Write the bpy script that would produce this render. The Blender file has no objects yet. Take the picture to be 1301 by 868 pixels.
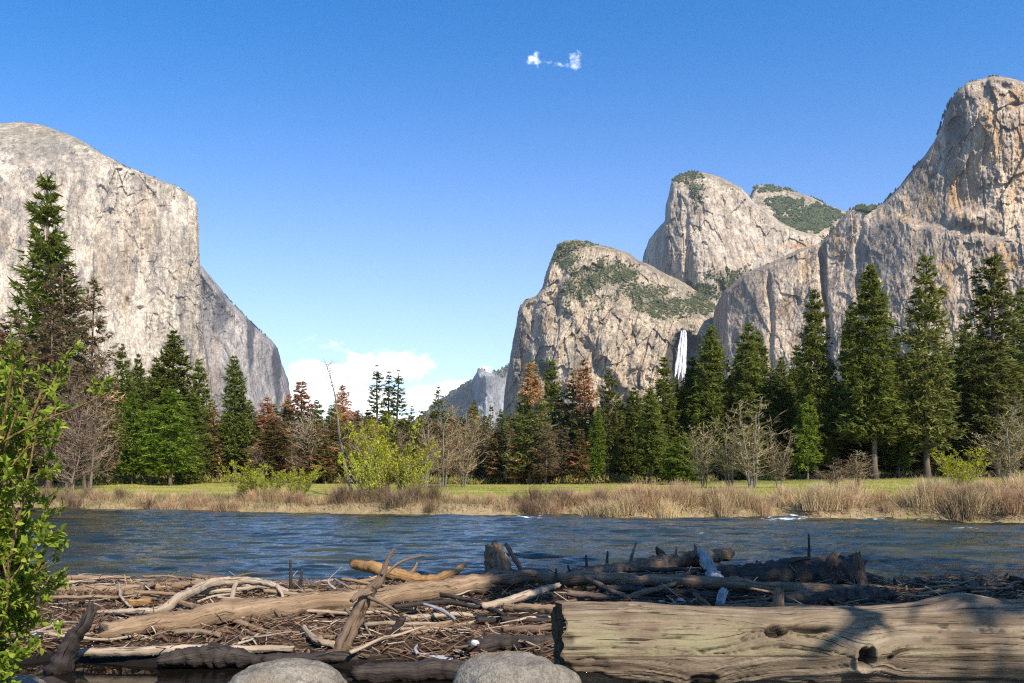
import bpy, math, random
import numpy as np
from mathutils import Vector, Matrix

# ------------------------------------------------------------------ camera
F = 1012.0            # focal length in photograph pixels (photograph is 1301 wide)
HZ = 598.0            # photograph row of the horizon
EYE = 2.3             # eye height above the river
scene = bpy.context.scene
col = scene.collection
cam_d = bpy.data.cameras.new("camera")
cam_d.sensor_width = 36.0
cam_d.lens = F * 36.0 / 1301.0
cam_d.shift_y = (HZ - 434.0) / 1301.0
cam_d.clip_start = 0.1
cam_d.clip_end = 60000
cam = bpy.data.objects.new("camera", cam_d)
cam.location = (0, 0, EYE)
cam.rotation_euler = (math.radians(90), 0, 0)
col.objects.link(cam)
scene.camera = cam

# ------------------------------------------------------------------ light
SUN_AZ, SUN_EL = 30.0, 42.0     # degrees to the right of straight behind the camera, elevation
_a, _e = math.radians(SUN_AZ), math.radians(SUN_EL)
SUN = Vector((math.sin(_a) * math.cos(_e), -math.cos(_a) * math.cos(_e), math.sin(_e)))
sd = bpy.data.lights.new("sun", 'SUN')
sd.energy = 4.9
sd.angle = math.radians(0.5)
sd.color = (1.0, 0.91, 0.78)
so = bpy.data.objects.new("sun", sd)
so.rotation_euler = (-SUN).to_track_quat('-Z', 'Y').to_euler()
col.objects.link(so)

scene.view_settings.view_transform = 'Standard'
scene.view_settings.look = 'None'
scene.view_settings.exposure = 0.66
scene.view_settings.gamma = 1.0
scene.view_settings.use_curve_mapping = False
scene.render.engine = 'CYCLES'
scene.cycles.max_bounces = 6
scene.cycles.diffuse_bounces = 3
scene.cycles.glossy_bounces = 3
scene.cycles.transmission_bounces = 4
scene.cycles.transparent_max_bounces = 8
scene.cycles.caustics_reflective = False
scene.cycles.caustics_refractive = False
scene.cycles.use_denoising = False
scene.cycles.filter_width = 1.2
scene.cycles.sample_clamp_indirect = 6.0


class NT:
    """small helper round a node tree"""
    def __init__(self, tree):
        self.t = tree
        self.n = tree.nodes
        self.n.clear()

    def new(self, kind, **kw):
        n = self.n.new(kind)
        for k, v in kw.items():
            if hasattr(n, k):
                setattr(n, k, v)
            else:
                n.inputs[k].default_value = v
        return n

    def link(self, a, b):
        self.t.links.new(a, b)

    def put(self, sock, v):
        if isinstance(v, bpy.types.NodeSocket):
            self.link(v, sock)
        else:
            sock.default_value = v

    def math(self, op, a, b=0.0, c=None, clamp=False):
        n = self.n.new('ShaderNodeMath')
        n.operation = op
        n.use_clamp = clamp
        self.put(n.inputs[0], a)
        self.put(n.inputs[1], b)
        if c is not None:
            self.put(n.inputs[2], c)
        return n.outputs[0]

    def mix(self, fac, a, b, blend='MIX'):
        n = self.n.new('ShaderNodeMix')
        n.data_type = 'RGBA'
        n.blend_type = blend
        self.put(n.inputs[0], fac)
        for i, v in ((6, a), (7, b)):
            if not isinstance(v, bpy.types.NodeSocket):
                v = (v[0], v[1], v[2], 1.0)
            self.put(n.inputs[i], v)
        return n.outputs[2]

    def smooth(self, v, lo, hi, a=0.0, b=1.0):
        n = self.n.new('ShaderNodeMapRange')
        n.interpolation_type = 'SMOOTHSTEP'
        self.put(n.inputs[0], v)
        for i, x in zip((1, 2, 3, 4), (lo, hi, a, b)):
            n.inputs[i].default_value = x
        return n.outputs[0]

    def mapping(self, vec, scale=(1, 1, 1), loc=(0, 0, 0), rot=(0, 0, 0)):
        n = self.n.new('ShaderNodeMapping')
        self.link(vec, n.inputs[0])
        n.inputs['Location'].default_value = loc
        n.inputs['Rotation'].default_value = rot
        n.inputs['Scale'].default_value = scale
        return n.outputs[0]

    def noise(self, vec, scale=1.0, detail=4.0, rough=0.55, dist=0.0, color=False):
        n = self.n.new('ShaderNodeTexNoise')
        self.link(vec, n.inputs['Vector'])
        n.inputs['Scale'].default_value = scale
        n.inputs['Detail'].default_value = detail
        n.inputs['Roughness'].default_value = rough
        n.inputs['Distortion'].default_value = dist
        return n.outputs['Color' if color else 'Fac']

    def attr(self, name, color=False):
        n = self.n.new('ShaderNodeAttribute')
        n.attribute_name = name
        return n.outputs['Color' if color else 'Fac']

    def ramp(self, fac, stops):
        n = self.n.new('ShaderNodeValToRGB')
        self.link(fac, n.inputs[0])
        els = n.color_ramp.elements
        while len(els) < len(stops):
            els.new(0.5)
        for e, (p, c) in zip(els, stops):
            e.position = p
            e.color = (c[0], c[1], c[2], 1.0)
        return n.outputs[0]

    def bump(self, height, strength=0.5, dist=1.0, normal=None):
        n = self.n.new('ShaderNodeBump')
        n.inputs['Strength'].default_value = strength
        n.inputs['Distance'].default_value = dist
        self.link(height, n.inputs['Height'])
        if normal is not None:
            self.link(normal, n.inputs['Normal'])
        return n.outputs[0]


# ------------------------------------------------------------------ sky with clouds
world = bpy.data.worlds.new("World")
scene.world = world
world.use_nodes = True
w = NT(world.node_tree)
out = w.new('ShaderNodeOutputWorld')
bg = w.new('ShaderNodeBackground')
w.link(bg.outputs[0], out.inputs[0])
bg.inputs[1].default_value = 0.15
sky = w.new('ShaderNodeTexSky')
sky.sky_type = 'NISHITA'
sky.sun_disc = False
sky.sun_elevation = math.radians(SUN_EL)
sky.sun_rotation = math.radians(180 - SUN_AZ)
sky.altitude = 1200
sky.air_density = 1.0
sky.dust_density = 0.8
sky.ozone_density = 2.2
tc = w.new('ShaderNodeTexCoord')
sep = w.new('ShaderNodeSeparateXYZ')
w.link(tc.outputs['Generated'], sep.inputs[0])
dy = w.math('MAXIMUM', sep.outputs[1], 0.05)
ax = w.math('DIVIDE', sep.outputs[0], dy)          # tangent of the bearing from straight ahead
az = w.math('DIVIDE', sep.outputs[2], dy)          # tangent of the height above the horizon
cmb = w.new('ShaderNodeCombineXYZ')
w.link(ax, cmb.inputs[0]); w.link(az, cmb.inputs[1])
# cumulus banks beyond the valley: bearing, height, half width, half height, amount
CL = [(-.245, .108, .050, .036, 1.0), (-.20, .085, .075, .030, .9), (-.165, .128, .068, .021, 1.0), (-.120, .132, .030, .014, .7),
      (-.10, .094, .060, .017, .85), (-.06, .103, .05, .012, 1.0), (-.145, .138, .045, .016, .95), (-.09, .085, .08, .015, .9), (-.27, .07, .05, .03, .9), (-.16, .05, .20, .030, .9), (-.035, .127, .012, .006, .6),
      (-.245, .155, .035, .014, .42), (-.40, .04, .2, .02, .6)]
dens = None
for (cx, cy, rx, ry, am) in CL:
    u = w.math('DIVIDE', w.math('SUBTRACT', ax, cx), rx)
    v = w.math('DIVIDE', w.math('SUBTRACT', az, cy), ry)
    r2 = w.math('ADD', w.math('MULTIPLY', u, u), w.math('MULTIPLY', v, v))
    g = w.math('MULTIPLY', w.math('POWER', 2.71828, w.math('MULTIPLY', r2, -1.0)), am)
    dens = g if dens is None else w.math('MAXIMUM', dens, g)
nz = w.noise(w.mapping(cmb.outputs[0], (1, 1.5, 1)), 26.0, 7.0, 0.58, 0.3)
nz2 = w.noise(w.mapping(cmb.outputs[0], (1, 1.6, 1), (3.1, 1.7, 0)), 14.0, 6.0, 0.6, 0.2)
cd = w.math('ADD', dens, w.math('MULTIPLY', w.math('SUBTRACT', nz, 0.5), 1.65))
mask = w.smooth(cd, 0.30, 0.74)
mask = w.math('MULTIPLY', mask, w.smooth(dens, .04, .25))
# two torn wisps high above the valley
hi = None
for (cx, cy, rx, ry, am) in [(.028, .515, .013, .010, .80), (.080, .516, .010, .013, .85), (.052, .512, .036, .007, .55), (.066, .511, .016, .007, .5)]:
    u = w.math('DIVIDE', w.math('SUBTRACT', ax, cx), rx)
    v = w.math('DIVIDE', w.math('SUBTRACT', az, cy), ry)
    r2 = w.math('ADD', w.math('MULTIPLY', u, u), w.math('MULTIPLY', v, v))
    g = w.math('MULTIPLY', w.math('POWER', 2.71828, w.math('MULTIPLY', r2, -1.0)), am)
    hi = g if hi is None else w.math('MAXIMUM', hi, g)
nz3 = w.noise(w.mapping(cmb.outputs[0], (1, 1.25, 1), (.4, .9, 0)), 85.0, 6.0, 0.62, 0.6)
hm = w.smooth(w.math('ADD', hi, w.math('MULTIPLY', w.math('SUBTRACT', nz3, 0.5), 2.7)), 0.34, 1.45)
mask = w.math('MAXIMUM', mask, w.math('MULTIPLY', w.math('MULTIPLY', hm, w.smooth(hi, .05, .4)), .8))
shade = w.smooth(w.math('ADD', nz2, w.math('MULTIPLY', cd, 0.25)), 0.45, 0.80)
ccol = w.mix(shade, (7.2, 7.6, 8.4), (10.5, 10.4, 10.2))
skyc = w.new('ShaderNodeHueSaturation')
w.link(w.smooth(az, .05, .62, 1.0, 1.42), skyc.inputs['Saturation'])
w.link(w.smooth(az, .05, .60, 0.512, 0.503), skyc.inputs['Hue'])
w.link(w.smooth(az, .1, .62, 1.06, 1.0), skyc.inputs['Value'])
w.link(sky.outputs[0], skyc.inputs['Color'])
w.link(w.mix(w.math('MULTIPLY', mask, 0.96), skyc.outputs[0], ccol), bg.inputs[0])


# ------------------------------------------------------------------ numpy noise
def _hash(ix, iy, iz, seed):
    h = (ix.astype(np.int64) * 374761393 + iy.astype(np.int64) * 668265263 + iz.astype(np.int64) * 2147483647 + seed * 974634777) & 0xFFFFFFFF
    h = ((h ^ (h >> 13)) * 1274126177) & 0xFFFFFFFF
    h = ((h ^ (h >> 16)) * 2246822519) & 0xFFFFFFFF
    return ((h ^ (h >> 15)) & 0xFFFFFF) / float(0xFFFFFF)


def vnoise(x, y, seed=0):
    """smooth 2-D value noise, -1..1"""
    ix, iy = np.floor(x), np.floor(y)
    fx, fy = x - ix, y - iy
    fx = fx * fx * fx * (fx * (fx * 6 - 15) + 10)
    fy = fy * fy * fy * (fy * (fy * 6 - 15) + 10)
    z = np.zeros_like(ix)
    a = _hash(ix, iy, z, seed); b = _hash(ix + 1, iy, z, seed)
    c = _hash(ix, iy + 1, z, seed); d = _hash(ix + 1, iy + 1, z, seed)
    return 2 * ((a * (1 - fx) + b * fx) * (1 - fy) + (c * (1 - fx) + d * fx) * fy) - 1


def fbm(x, y, seed=0, octs=5, gain=0.5, lac=2.03):
    s, a, t = 0, 1.0, 0
    for o in range(octs):
        s = s + a * vnoise(x + 17.3 * o, y - 9.1 * o, seed + o)
        t += a
        a *= gain
        x, y = x * lac * 0.92 - y * lac * 0.28, y * lac * 0.92 + x * lac * 0.28
    return s / t


def fbm_axis(x, y, seed=0, octs=5, gain=0.5, lac=2.03):
    """fbm whose octaves keep the axes (for stretched patterns)"""
    s, a, t = 0, 1.0, 0
    for o in range(octs):
        s = s + a * vnoise(x + 17.3 * o, y - 9.1 * o, seed + o)
        t += a
        a *= gain
        x, y = x * lac, y * lac
    return s / t


def worley(x, y, seed=0):
    """(distance to nearest, second nearest, cell random a, cell random b, offset to cell point x, y)"""
    ix, iy = np.floor(x), np.floor(y)
    d1 = np.full_like(x, 9.0); d2 = np.full_like(x, 9.0)
    ra = np.zeros_like(x); rb = np.zeros_like(x); ox = np.zeros_like(x); oy = np.zeros_like(x)
    z = np.zeros_like(ix)
    for i in (-1, 0, 1):
        for j in (-1, 0, 1):
            cx, cy = ix + i, iy + j
            px = cx + _hash(cx, cy, z, seed); py = cy + _hash(cx, cy, z + 1, seed)
            dx, dy_ = x - px, y - py
            d = np.sqrt(dx * dx + dy_ * dy_)
            near = d < d1
            d2 = np.where(near, d1, np.minimum(d2, d))
            d1 = np.where(near, d, d1)
            ra = np.where(near, _hash(cx, cy, z + 2, seed), ra)
            rb = np.where(near, _hash(cx, cy, z + 3, seed), rb)
            ox = np.where(near, dx, ox); oy = np.where(near, dy_, oy)
    return d1, d2, ra, rb, ox, oy


def sstep(x, a, b):
    t = np.clip((x - a) / (b - a), 0, 1)
    return t * t * (3 - 2 * t)


# ------------------------------------------------------------------ mesh helpers
def np_mesh(name, verts, faces, smooth=True):
    """faces: (n,k) int array, all with the same corner count; or a list of such arrays"""
    me = bpy.data.meshes.new(name)
    verts = np.asarray(verts, dtype=np.float32)
    fl = faces if isinstance(faces, (list, tuple)) else [faces]
    fl = [np.asarray(f, dtype=np.int32) for f in fl if len(f)]
    loops = np.concatenate([f.ravel() for f in fl])
    counts = np.concatenate([np.full(len(f), f.shape[1], dtype=np.int32) for f in fl])
    starts = np.concatenate([[0], np.cumsum(counts)[:-1]]).astype(np.int32)
    me.vertices.add(len(verts)); me.loops.add(len(loops)); me.polygons.add(len(counts))
    me.vertices.foreach_set("co", verts.ravel())
    me.loops.foreach_set("vertex_index", loops)
    me.polygons.foreach_set("loop_start", starts)
    me.polygons.foreach_set("loop_total", counts)
    me.polygons.foreach_set("use_smooth", np.full(len(counts), smooth, dtype=bool))
    me.update(calc_edges=True)
    return me


def set_attr(me, name, values):
    a = me.attributes.new(name, 'FLOAT', 'POINT')
    a.data.foreach_set("value", np.asarray(values, dtype=np.float32).ravel())


def grid_faces(nr, nc):
    i = np.arange(nr * nc).reshape(nr, nc)
    return np.stack([i[:-1, :-1], i[:-1, 1:], i[1:, 1:], i[1:, :-1]], -1).reshape(-1, 4)


def link(name, me, mat=None, parent=None, label=None, cat=None, group=None, kind=None):
    o = bpy.data.objects.new(name, me)
    col.objects.link(o)
    if mat is not None and me is not None and not me.materials:
        me.materials.append(mat)
    if parent is not None:
        o.parent = parent
    tag(o, label, cat, group, kind)
    return o


def tag(o, label=None, cat=None, group=None, kind=None):
    if label: o["label"] = label
    if cat: o["category"] = cat
    if group: o["group"] = group
    if kind: o["kind"] = kind
    return o


def at(x, y, D):
    """photograph pixel and distance ahead -> world point"""
    return np.array([(x - 650.5) * D / F, D, EYE + (HZ - y) * D / F])


def material(name):
    m = bpy.data.materials.new(name)
    m.use_nodes = True
    t = NT(m.node_tree)
    o = t.new('ShaderNodeOutputMaterial')
    return m, t, o


def principled(t, o, color, rough=0.8, normal=None, spec=0.3):
    p = t.new('ShaderNodeBsdfPrincipled')
    t.put(p.inputs['Base Color'], color if isinstance(color, bpy.types.NodeSocket) else (color[0], color[1], color[2], 1))
    t.put(p.inputs['Roughness'], rough)
    p.inputs['Specular IOR Level'].default_value = spec
    if normal is not None:
        t.link(normal, p.inputs['Normal'])
    t.link(p.outputs[0], o.inputs[0])
    return p

# ================================================================== mountains
def rock_material(name, pale, mid, dark, stain, stain_amt=0.4, streak=1.0, scale=1.0, joint=.5, bump=.8, ledges=.55):
    m, t, o = material(name)
    geo = t.new('ShaderNodeNewGeometry')
    P = geo.outputs['Position']
    s = scale
    broad = t.noise(t.mapping(P, (.006 * s, .006 * s, .0035 * s)), 1.0, 4, .6)
    streaks = t.noise(t.mapping(P, (.045 * s, .045 * s, .0035 * s)), 1.0, 6, .68, 0.25)
    fine = t.noise(t.mapping(P, (.10 * s, .10 * s, .045 * s)), 1.0, 7, .7)
    c = t.mix(t.smooth(broad, .36, .64), mid, pale)
    jm = t.smooth(t.noise(P, .008 * s, 3, .5), .45, .6)
    c = t.mix(t.math('MULTIPLY', t.smooth(streaks, .50, .66), .8 * streak), c, dark)
    wide = t.noise(t.mapping(P, (.018 * s, .018 * s, .0012 * s), (9, 2, 5)), 1.0, 4, .6, .2)
    c = t.mix(t.math('MULTIPLY', t.smooth(wide, .50, .62), .75 * streak), c, t.mix(.22, t.mix(.35, mid, dark), tuple(.55 * a_ + .45 * b_ for a_, b_ in zip(mid, stain))))
    c = t.mix(t.math('MULTIPLY', t.smooth(wide, .48, .34), .6 * streak), c, pale)
    c = t.mix(t.math('MULTIPLY', t.smooth(streaks, .46, .30), .5), c, pale)
    # iron stains run down the wall
    st = t.noise(t.mapping(P, (.016 * s, .016 * s, .004 * s), (40, 7, 3)), 1.0, 5, .62, 0.3)
    c = t.mix(t.math('MULTIPLY', t.smooth(st, .54, .70), stain_amt), c, stain)
    c = t.mix(t.math('MULTIPLY', t.attr('stain'), .85), c, stain)
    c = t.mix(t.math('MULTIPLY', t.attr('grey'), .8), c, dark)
    f = t.math('ADD', t.math('MULTIPLY', t.smooth(fine, .30, .72), .55), .72)
    cc = t.new('ShaderNodeCombineColor')
    for i in range(3): t.link(f, cc.inputs[i])
    c = t.mix(1.0, c, cc.outputs[0], 'MULTIPLY')
    grit = t.noise(t.mapping(P, (.30 * s, .30 * s, .17 * s), (1, 4, 2)), 1.0, 5, .75)
    g2 = t.noise(t.mapping(P, (.05 * s, .05 * s, .03 * s), (8, 4, 2)), 1.0, 6, .7, .5)
    gm = t.math('ADD', t.math('MULTIPLY', t.smooth(grit, .32, .68), .55), t.math('ADD', .38, t.math('MULTIPLY', t.smooth(g2, .34, .62), .38)))
    c2 = t.new('ShaderNodeCombineColor')
    for i in range(3): t.link(gm, c2.inputs[i])
    c = t.mix(1.0, c, c2.outputs[0], 'MULTIPLY')
    # thin joints
    jn = t.noise(t.mapping(P, (.03 * s, .03 * s, .009 * s), (5, 9, 1)), 1.0, 5, .6, 0.4)
    j = t.smooth(t.math('ABSOLUTE', t.math('SUBTRACT', jn, .5)), .0, .010, 1.0, 0.0)
    j = t.math('MULTIPLY', j, jm)
    c = t.mix(t.math('MULTIPLY', j, joint), c, tuple(x * .35 for x in dark))
    jv = t.noise(t.mapping(P, (.052 * s, .052 * s, .0028 * s), (3, 1, 7)), 1.0, 5, .55, .12)
    jv = t.math('MULTIPLY', t.smooth(t.math('ABSOLUTE', t.math('SUBTRACT', jv, .47)), .0, .011, 1.0, 0.0), t.smooth(t.noise(P, .012 * s, 3, .5), .44, .56))
    c = t.mix(t.math('MULTIPLY', jv, .62), c, tuple(x * .45 for x in dark))
    # scrub and thin grass hold on the ledges
    gn = t.noise(P, .05 * s, 5, .65)
    vg = t.ramp(t.noise(P, .022 * s, 4, .6), [(.35, (.055, .070, .022)), (.52, (.16, .135, .065)), (.70, (.24, .20, .12))])
    sepn = t.new('ShaderNodeSeparateXYZ'); t.link(geo.outputs['Normal'], sepn.inputs[0])
    v = t.math('ADD', t.math('MULTIPLY', t.smooth(sepn.outputs[2], .62, .85), ledges), t.math('MULTIPLY', t.attr('veg'), 1.0))
    v = t.math('MULTIPLY', v, t.smooth(gn, .30, .56), clamp=True)
    c = t.mix(v, c, vg)
    h = t.math('ADD', t.math('MULTIPLY', fine, 1.0), t.math('MULTIPLY', streaks, .6))
    h = t.math('SUBTRACT', h, t.math('MULTIPLY', j, .5))
    h = t.math('ADD', h, t.math('MULTIPLY', grit, .35))
    principled(t, o, c, .92, t.bump(h, bump, 7.0), .15)
    return m


def rbf(pts):
    """thin-plate surface through (px, py, value)"""
    p = np.array(pts, dtype=float)
    xy = p[:, :2] / 200.0
    n = len(p)
    d = np.linalg.norm(xy[:, None] - xy[None], axis=2)
    K = np.where(d > 0, d * d * np.log(d + 1e-12), 0) + np.eye(n) * 0.002
    A = np.zeros((n + 3, n + 3))
    A[:n, :n] = K; A[:n, n] = 1; A[:n, n + 1:] = xy; A[n, :n] = 1; A[n + 1:, :n] = xy.T
    b = np.concatenate([p[:, 2], np.zeros(3)])
    sol = np.linalg.solve(A, b)

    def f(x, y):
        X, Y = x / 200.0, y / 200.0
        r = sol[n] + sol[n + 1] * X + sol[n + 2] * Y
        for (cx, cy), wgt in zip(xy, sol[:n]):
            q = np.hypot(X - cx, Y - cy)
            r = r + wgt * q * q * np.log(q + 1e-12)
        return r
    return f


def seg_dist(x, y, poly):
    d = np.full_like(x, 1e9)
    for (x0, y0), (x1, y1) in zip(poly[:-1], poly[1:]):
        L2 = (x1 - x0) ** 2 + (y1 - y0) ** 2 + 1e-9
        t = np.clip(((x - x0) * (x1 - x0) + (y - y0) * (y1 - y0)) / L2, 0, 1)
        d = np.minimum(d, np.hypot(x - x0 - t * (x1 - x0), y - y0 - t * (y1 - y0)))
    return d


MOUNT = {}


def mountain(name, prof, depth_pts, mat, step=0.8, bottom=625, rim=60., rim_w=10., amp=1.0, tilt=0.0, block=1.0, seed=1,
             extra=None, zones=None, label=None, rough_top=1.2, groove=1.0):
    """a rock mass: its crest line, its depth surface and fractured relief, closed at the back"""
    prof = np.array(prof, float)
    seg = np.hypot(np.diff(prof[:, 0]), np.diff(prof[:, 1]))
    s = np.concatenate([[0], np.cumsum(seg)])
    n = int(s[-1] / step)
    ss = np.linspace(0, s[-1], n)
    cx = np.interp(ss, s, prof[:, 0]); cy = np.interp(ss, s, prof[:, 1])
    steep = np.abs(np.gradient(cy) / (np.abs(np.gradient(cx)) + 1e-6))
    k = 1 / (1 + steep)
    cy = cy + rough_top * (fbm(ss / 22, ss * 0, seed + 50, 5, .6) * 1.6) * np.clip(k + .3, 0, 1)
    cx = cx + rough_top * fbm(ss / 20, ss * 0 + 4, seed + 60, 5, .6) * 1.5 * (1 - k)
    cx = np.maximum.accumulate(cx + np.arange(n) * 1e-4)
    nr = int((bottom - cy.min()) / (step * 1.15))
    v = np.linspace(0, 1, nr)[:, None] ** 1.0
    y = cy[None] + (bottom - cy[None]) * v
    x = np.repeat(cx[None], nr, 0)
    D = rbf(depth_pts)(x, y)
    sc = float(np.mean(np.array(depth_pts)[:, 2])) / F          # metres per pixel
    e = seg_dist(x, y, [tuple(p) for p in prof])
    u, wz = x * sc, -y * sc
    if tilt:
        ca, sa = math.cos(tilt), math.sin(tilt)
        u, wz = u * ca - wz * sa, u * sa + wz * ca
    wx = u + 14 * fbm(u / 60, wz / 110, seed + 3, 3); wy = wz + 25 * fbm(u / 80, wz / 120, seed + 4, 3)
    _, _, ra, rb, ox, oy = worley(wx / 55, wy / 150, seed)
    patch = sstep(fbm(u / 170, wz / 260, seed + 30, 3), -.25, .45) * .85 + .15
    dis = block * (12 * (ra - .5) + 16 * (rb - .5) * ox) * (.35 + .65 * patch)
    _, _, ra2, rb2, ox2, oy2 = worley(wx / 21, wy / 48, seed + 9)
    dis = dis + patch * block * (6.0 * (ra2 - .5) + 8 * (rb2 - .5) * ox2 + 5 * oy2)
    _, _, ra3, rb3, ox3, oy3 = worley(wx / 8, wy / 15, seed + 19)
    dis = dis + patch * block * (2.4 * (ra3 - .5) + 3.2 * (rb3 - .5) * ox3)
    crack = 1 - np.abs(fbm_axis(wx / 34, wy / 190, seed + 5, 4))
    dis = dis + groove * 8 * np.clip(crack - .88, 0, 1) / .12 * patch
    dis = dis + 22 * fbm(u / 130, wz / 260, seed + 6, 4) + 5 * fbm(u / 16, wz / 34, seed + 7, 4) + 2.6 * fbm(u / 6, wz / 9, seed + 8, 4, .6) + 3.5 * patch * fbm(u / 9, wz / 7, seed + 18, 4, .6) + 4 * np.abs(fbm(u / 24, wz / 50, seed + 28, 4, .55))
    D = D + amp * dis
    D = D + rim * np.clip(1 - e / rim_w, 0, 1) ** 2
    if extra is not None:
        D = extra(x, y, D)
    V = np.stack([(x - 650.5) * D / F, D, EYE + (HZ - y) * D / F], -1)
    # close it: run over the top and down the back
    top = V[0].copy()
    mid_x = float(top[:, 0].mean())
    def back(dist, zf, pinch):
        q = top * (1 + dist / top[:, 1:2])
        q[:, 0] = mid_x + (q[:, 0] - mid_x) * pinch + (1 - pinch) * mid_x * dist / float(top[:, 1].mean())
        q[:, 2] = top[:, 2] * zf
        return q
    b1 = back(150, .97, .99); b2 = back(600, .6, .93); b3 = back(900, 0, .9)
    allv = np.concatenate([np.stack([b3, b2, b1]), V], 0)
    R = allv.shape[0]
    me = np_mesh(name, allv.reshape(-1, 3), grid_faces(R, n)[:, ::-1])
    z = {'stain': 0 * x, 'veg': 0 * x, 'grey': 0 * x}
    if zones:
        for kind, zx, zy, rx, ry, am in zones:
            q = ((x - zx) / rx) ** 2 + ((y - zy) / ry) ** 2
            nzz = fbm_axis(u / 28, wz / (90 if kind != 'veg' else 28), seed + 70, 5, .6)
            z[kind] = np.maximum(z[kind], am * sstep(np.exp(-q) + .55 * nzz, .25, .75) * (q < 5))
    for kk, arr in z.items():
        full = np.concatenate([np.repeat(arr[:1], 3, 0), arr], 0)
        set_attr(me, kk, full)
    o = link(name, me, mat, kind='structure', label=label)
    MOUNT[label] = dict(x=x, y=y, V=V, veg=z['veg'], sc=sc, prof=np.stack([cx, cy], 1))
    return o


R_PALE = rock_material("granite_pale", (0.584, 0.494, 0.383), (0.396, 0.335, 0.260), (0.169, 0.151, 0.134), (.48, .34, .20), .5, 1.7, 1.0, .35, .5)
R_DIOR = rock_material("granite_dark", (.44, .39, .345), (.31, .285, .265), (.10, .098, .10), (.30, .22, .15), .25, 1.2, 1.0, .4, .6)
R_CATH = rock_material("granite_broken", (0.600, 0.481, 0.339), (0.360, 0.294, 0.214), (0.115, 0.096, 0.080), (.36, .22, .11), .35, 1.0, 1.15)
R_MIDD = rock_material("granite_middle", (0.571, 0.471, 0.353), (0.372, 0.306, 0.234), (0.119, 0.102, 0.085), (.42, .25, .13), .3, 1.0, 1.0, .35, .6)
R_TOWR = rock_material("granite_stained", (0.563, 0.435, 0.304), (0.331, 0.270, 0.208), (0.112, 0.096, 0.081), (.44, .27, .125), .75, 1.25, 1.3, .35, .55, .1)
R_FAR = rock_material("granite_far", (.42, .40, .38), (.33, .32, .31), (.18, .18, .19), (.35, .28, .2), .1, 1.0, .6)

# far ridge and spire up the valley
def far_extra(x, y, D):
    return D - 220 * sstep(x, 603, 608) * (1 - .8 * sstep(x, 625, 640)) - 60 * np.exp(-((x - 618) / 3) ** 2)


mountain("mountain", [(470, 600), (520, 540), (560, 507), (585, 492), (600, 482), (606, 472), (609, 468), (613, 467), (617, 472), (622, 474), (634, 470), (650, 460), (690, 440), (730, 470), (800, 600)],
         [(470, 600, 6500), (560, 510, 6600), (600, 500, 6150), (612, 480, 5900), (612, 560, 5700), (640, 480, 6300), (640, 560, 6000), (720, 560, 6200), (700, 450, 6500), (560, 600, 6200)],
         R_FAR, extra=far_extra, step=1.0, rim=100, rim_w=5, amp=1.6, seed=91, zones=[('veg', 575, 520, 34, 30, 1.6), ('veg', 540, 560, 40, 40, 1.6), ('veg', 592, 500, 10, 20, 1.2), ('veg', 645, 472, 20, 8, .8), ('grey', 604, 500, 5, 40, .8)],
         label="hazy far ridge and narrow pale spire at the head of the valley")

# the sheer wall on the left: the receding east face first, then the great face
mountain("mountain", [(225, 335), (250, 334), (257, 338), (265, 348), (280, 366), (292, 382), (305, 395), (318, 408), (330, 420), (345, 432), (352, 442), (358, 460), (365, 480), (369, 500), (371, 530), (372, 600)],
         [(225, 340, 2750), (250, 340, 2650), (260, 500, 2520), (300, 400, 2800), (300, 550, 2640), (330, 430, 2850), (330, 550, 2700), (362, 480, 3000), (368, 560, 2900)],
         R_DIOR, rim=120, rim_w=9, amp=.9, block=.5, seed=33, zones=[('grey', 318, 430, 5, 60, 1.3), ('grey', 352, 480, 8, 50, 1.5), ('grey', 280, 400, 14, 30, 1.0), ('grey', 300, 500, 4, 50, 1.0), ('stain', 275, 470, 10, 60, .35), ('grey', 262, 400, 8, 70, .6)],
         label="grey receding east wall beside the sheer pale cliff")


def cap_extra(x, y, D):
    # the dome leans back above the vertical face; roofs and flakes on the face
    D = D + 1.0 * np.clip(1 - (y - 157) / 70., 0, 1.5) ** 2 * 220 * sstep(-x, -230, -60)
    for (fx, fy, wx, wy, am) in [(150, 254, 1.5, 8, 7), (140, 272, 2.2, 6, 9), (162, 384, 3.5, 7, 14), (178, 392, 5, 3, 11), (97, 200, 3, 4, 8), (196, 250, 3, 6, 8), (215, 300, 2, 22, 6), (120, 330, 1.6, 40, 6), (160, 330, 1.6, 40, 6), (240, 330, 1.5, 50, 6), (95, 330, 1.2, 60, 6), (185, 420, 1.4, 50, 6), (205, 360, 1.3, 60, 6), (72, 300, 1.2, 50, 5)]:
        q = ((x - fx) / wx) ** 2 + ((y - fy) / wy) ** 2
        D = D + am * np.exp(-q * 1.5)
        D = D - am * .6 * np.exp(-(((x - fx) / wx) ** 2 + ((y - fy + wy * 1.4) / wy) ** 2) * 1.2)
    return D


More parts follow.
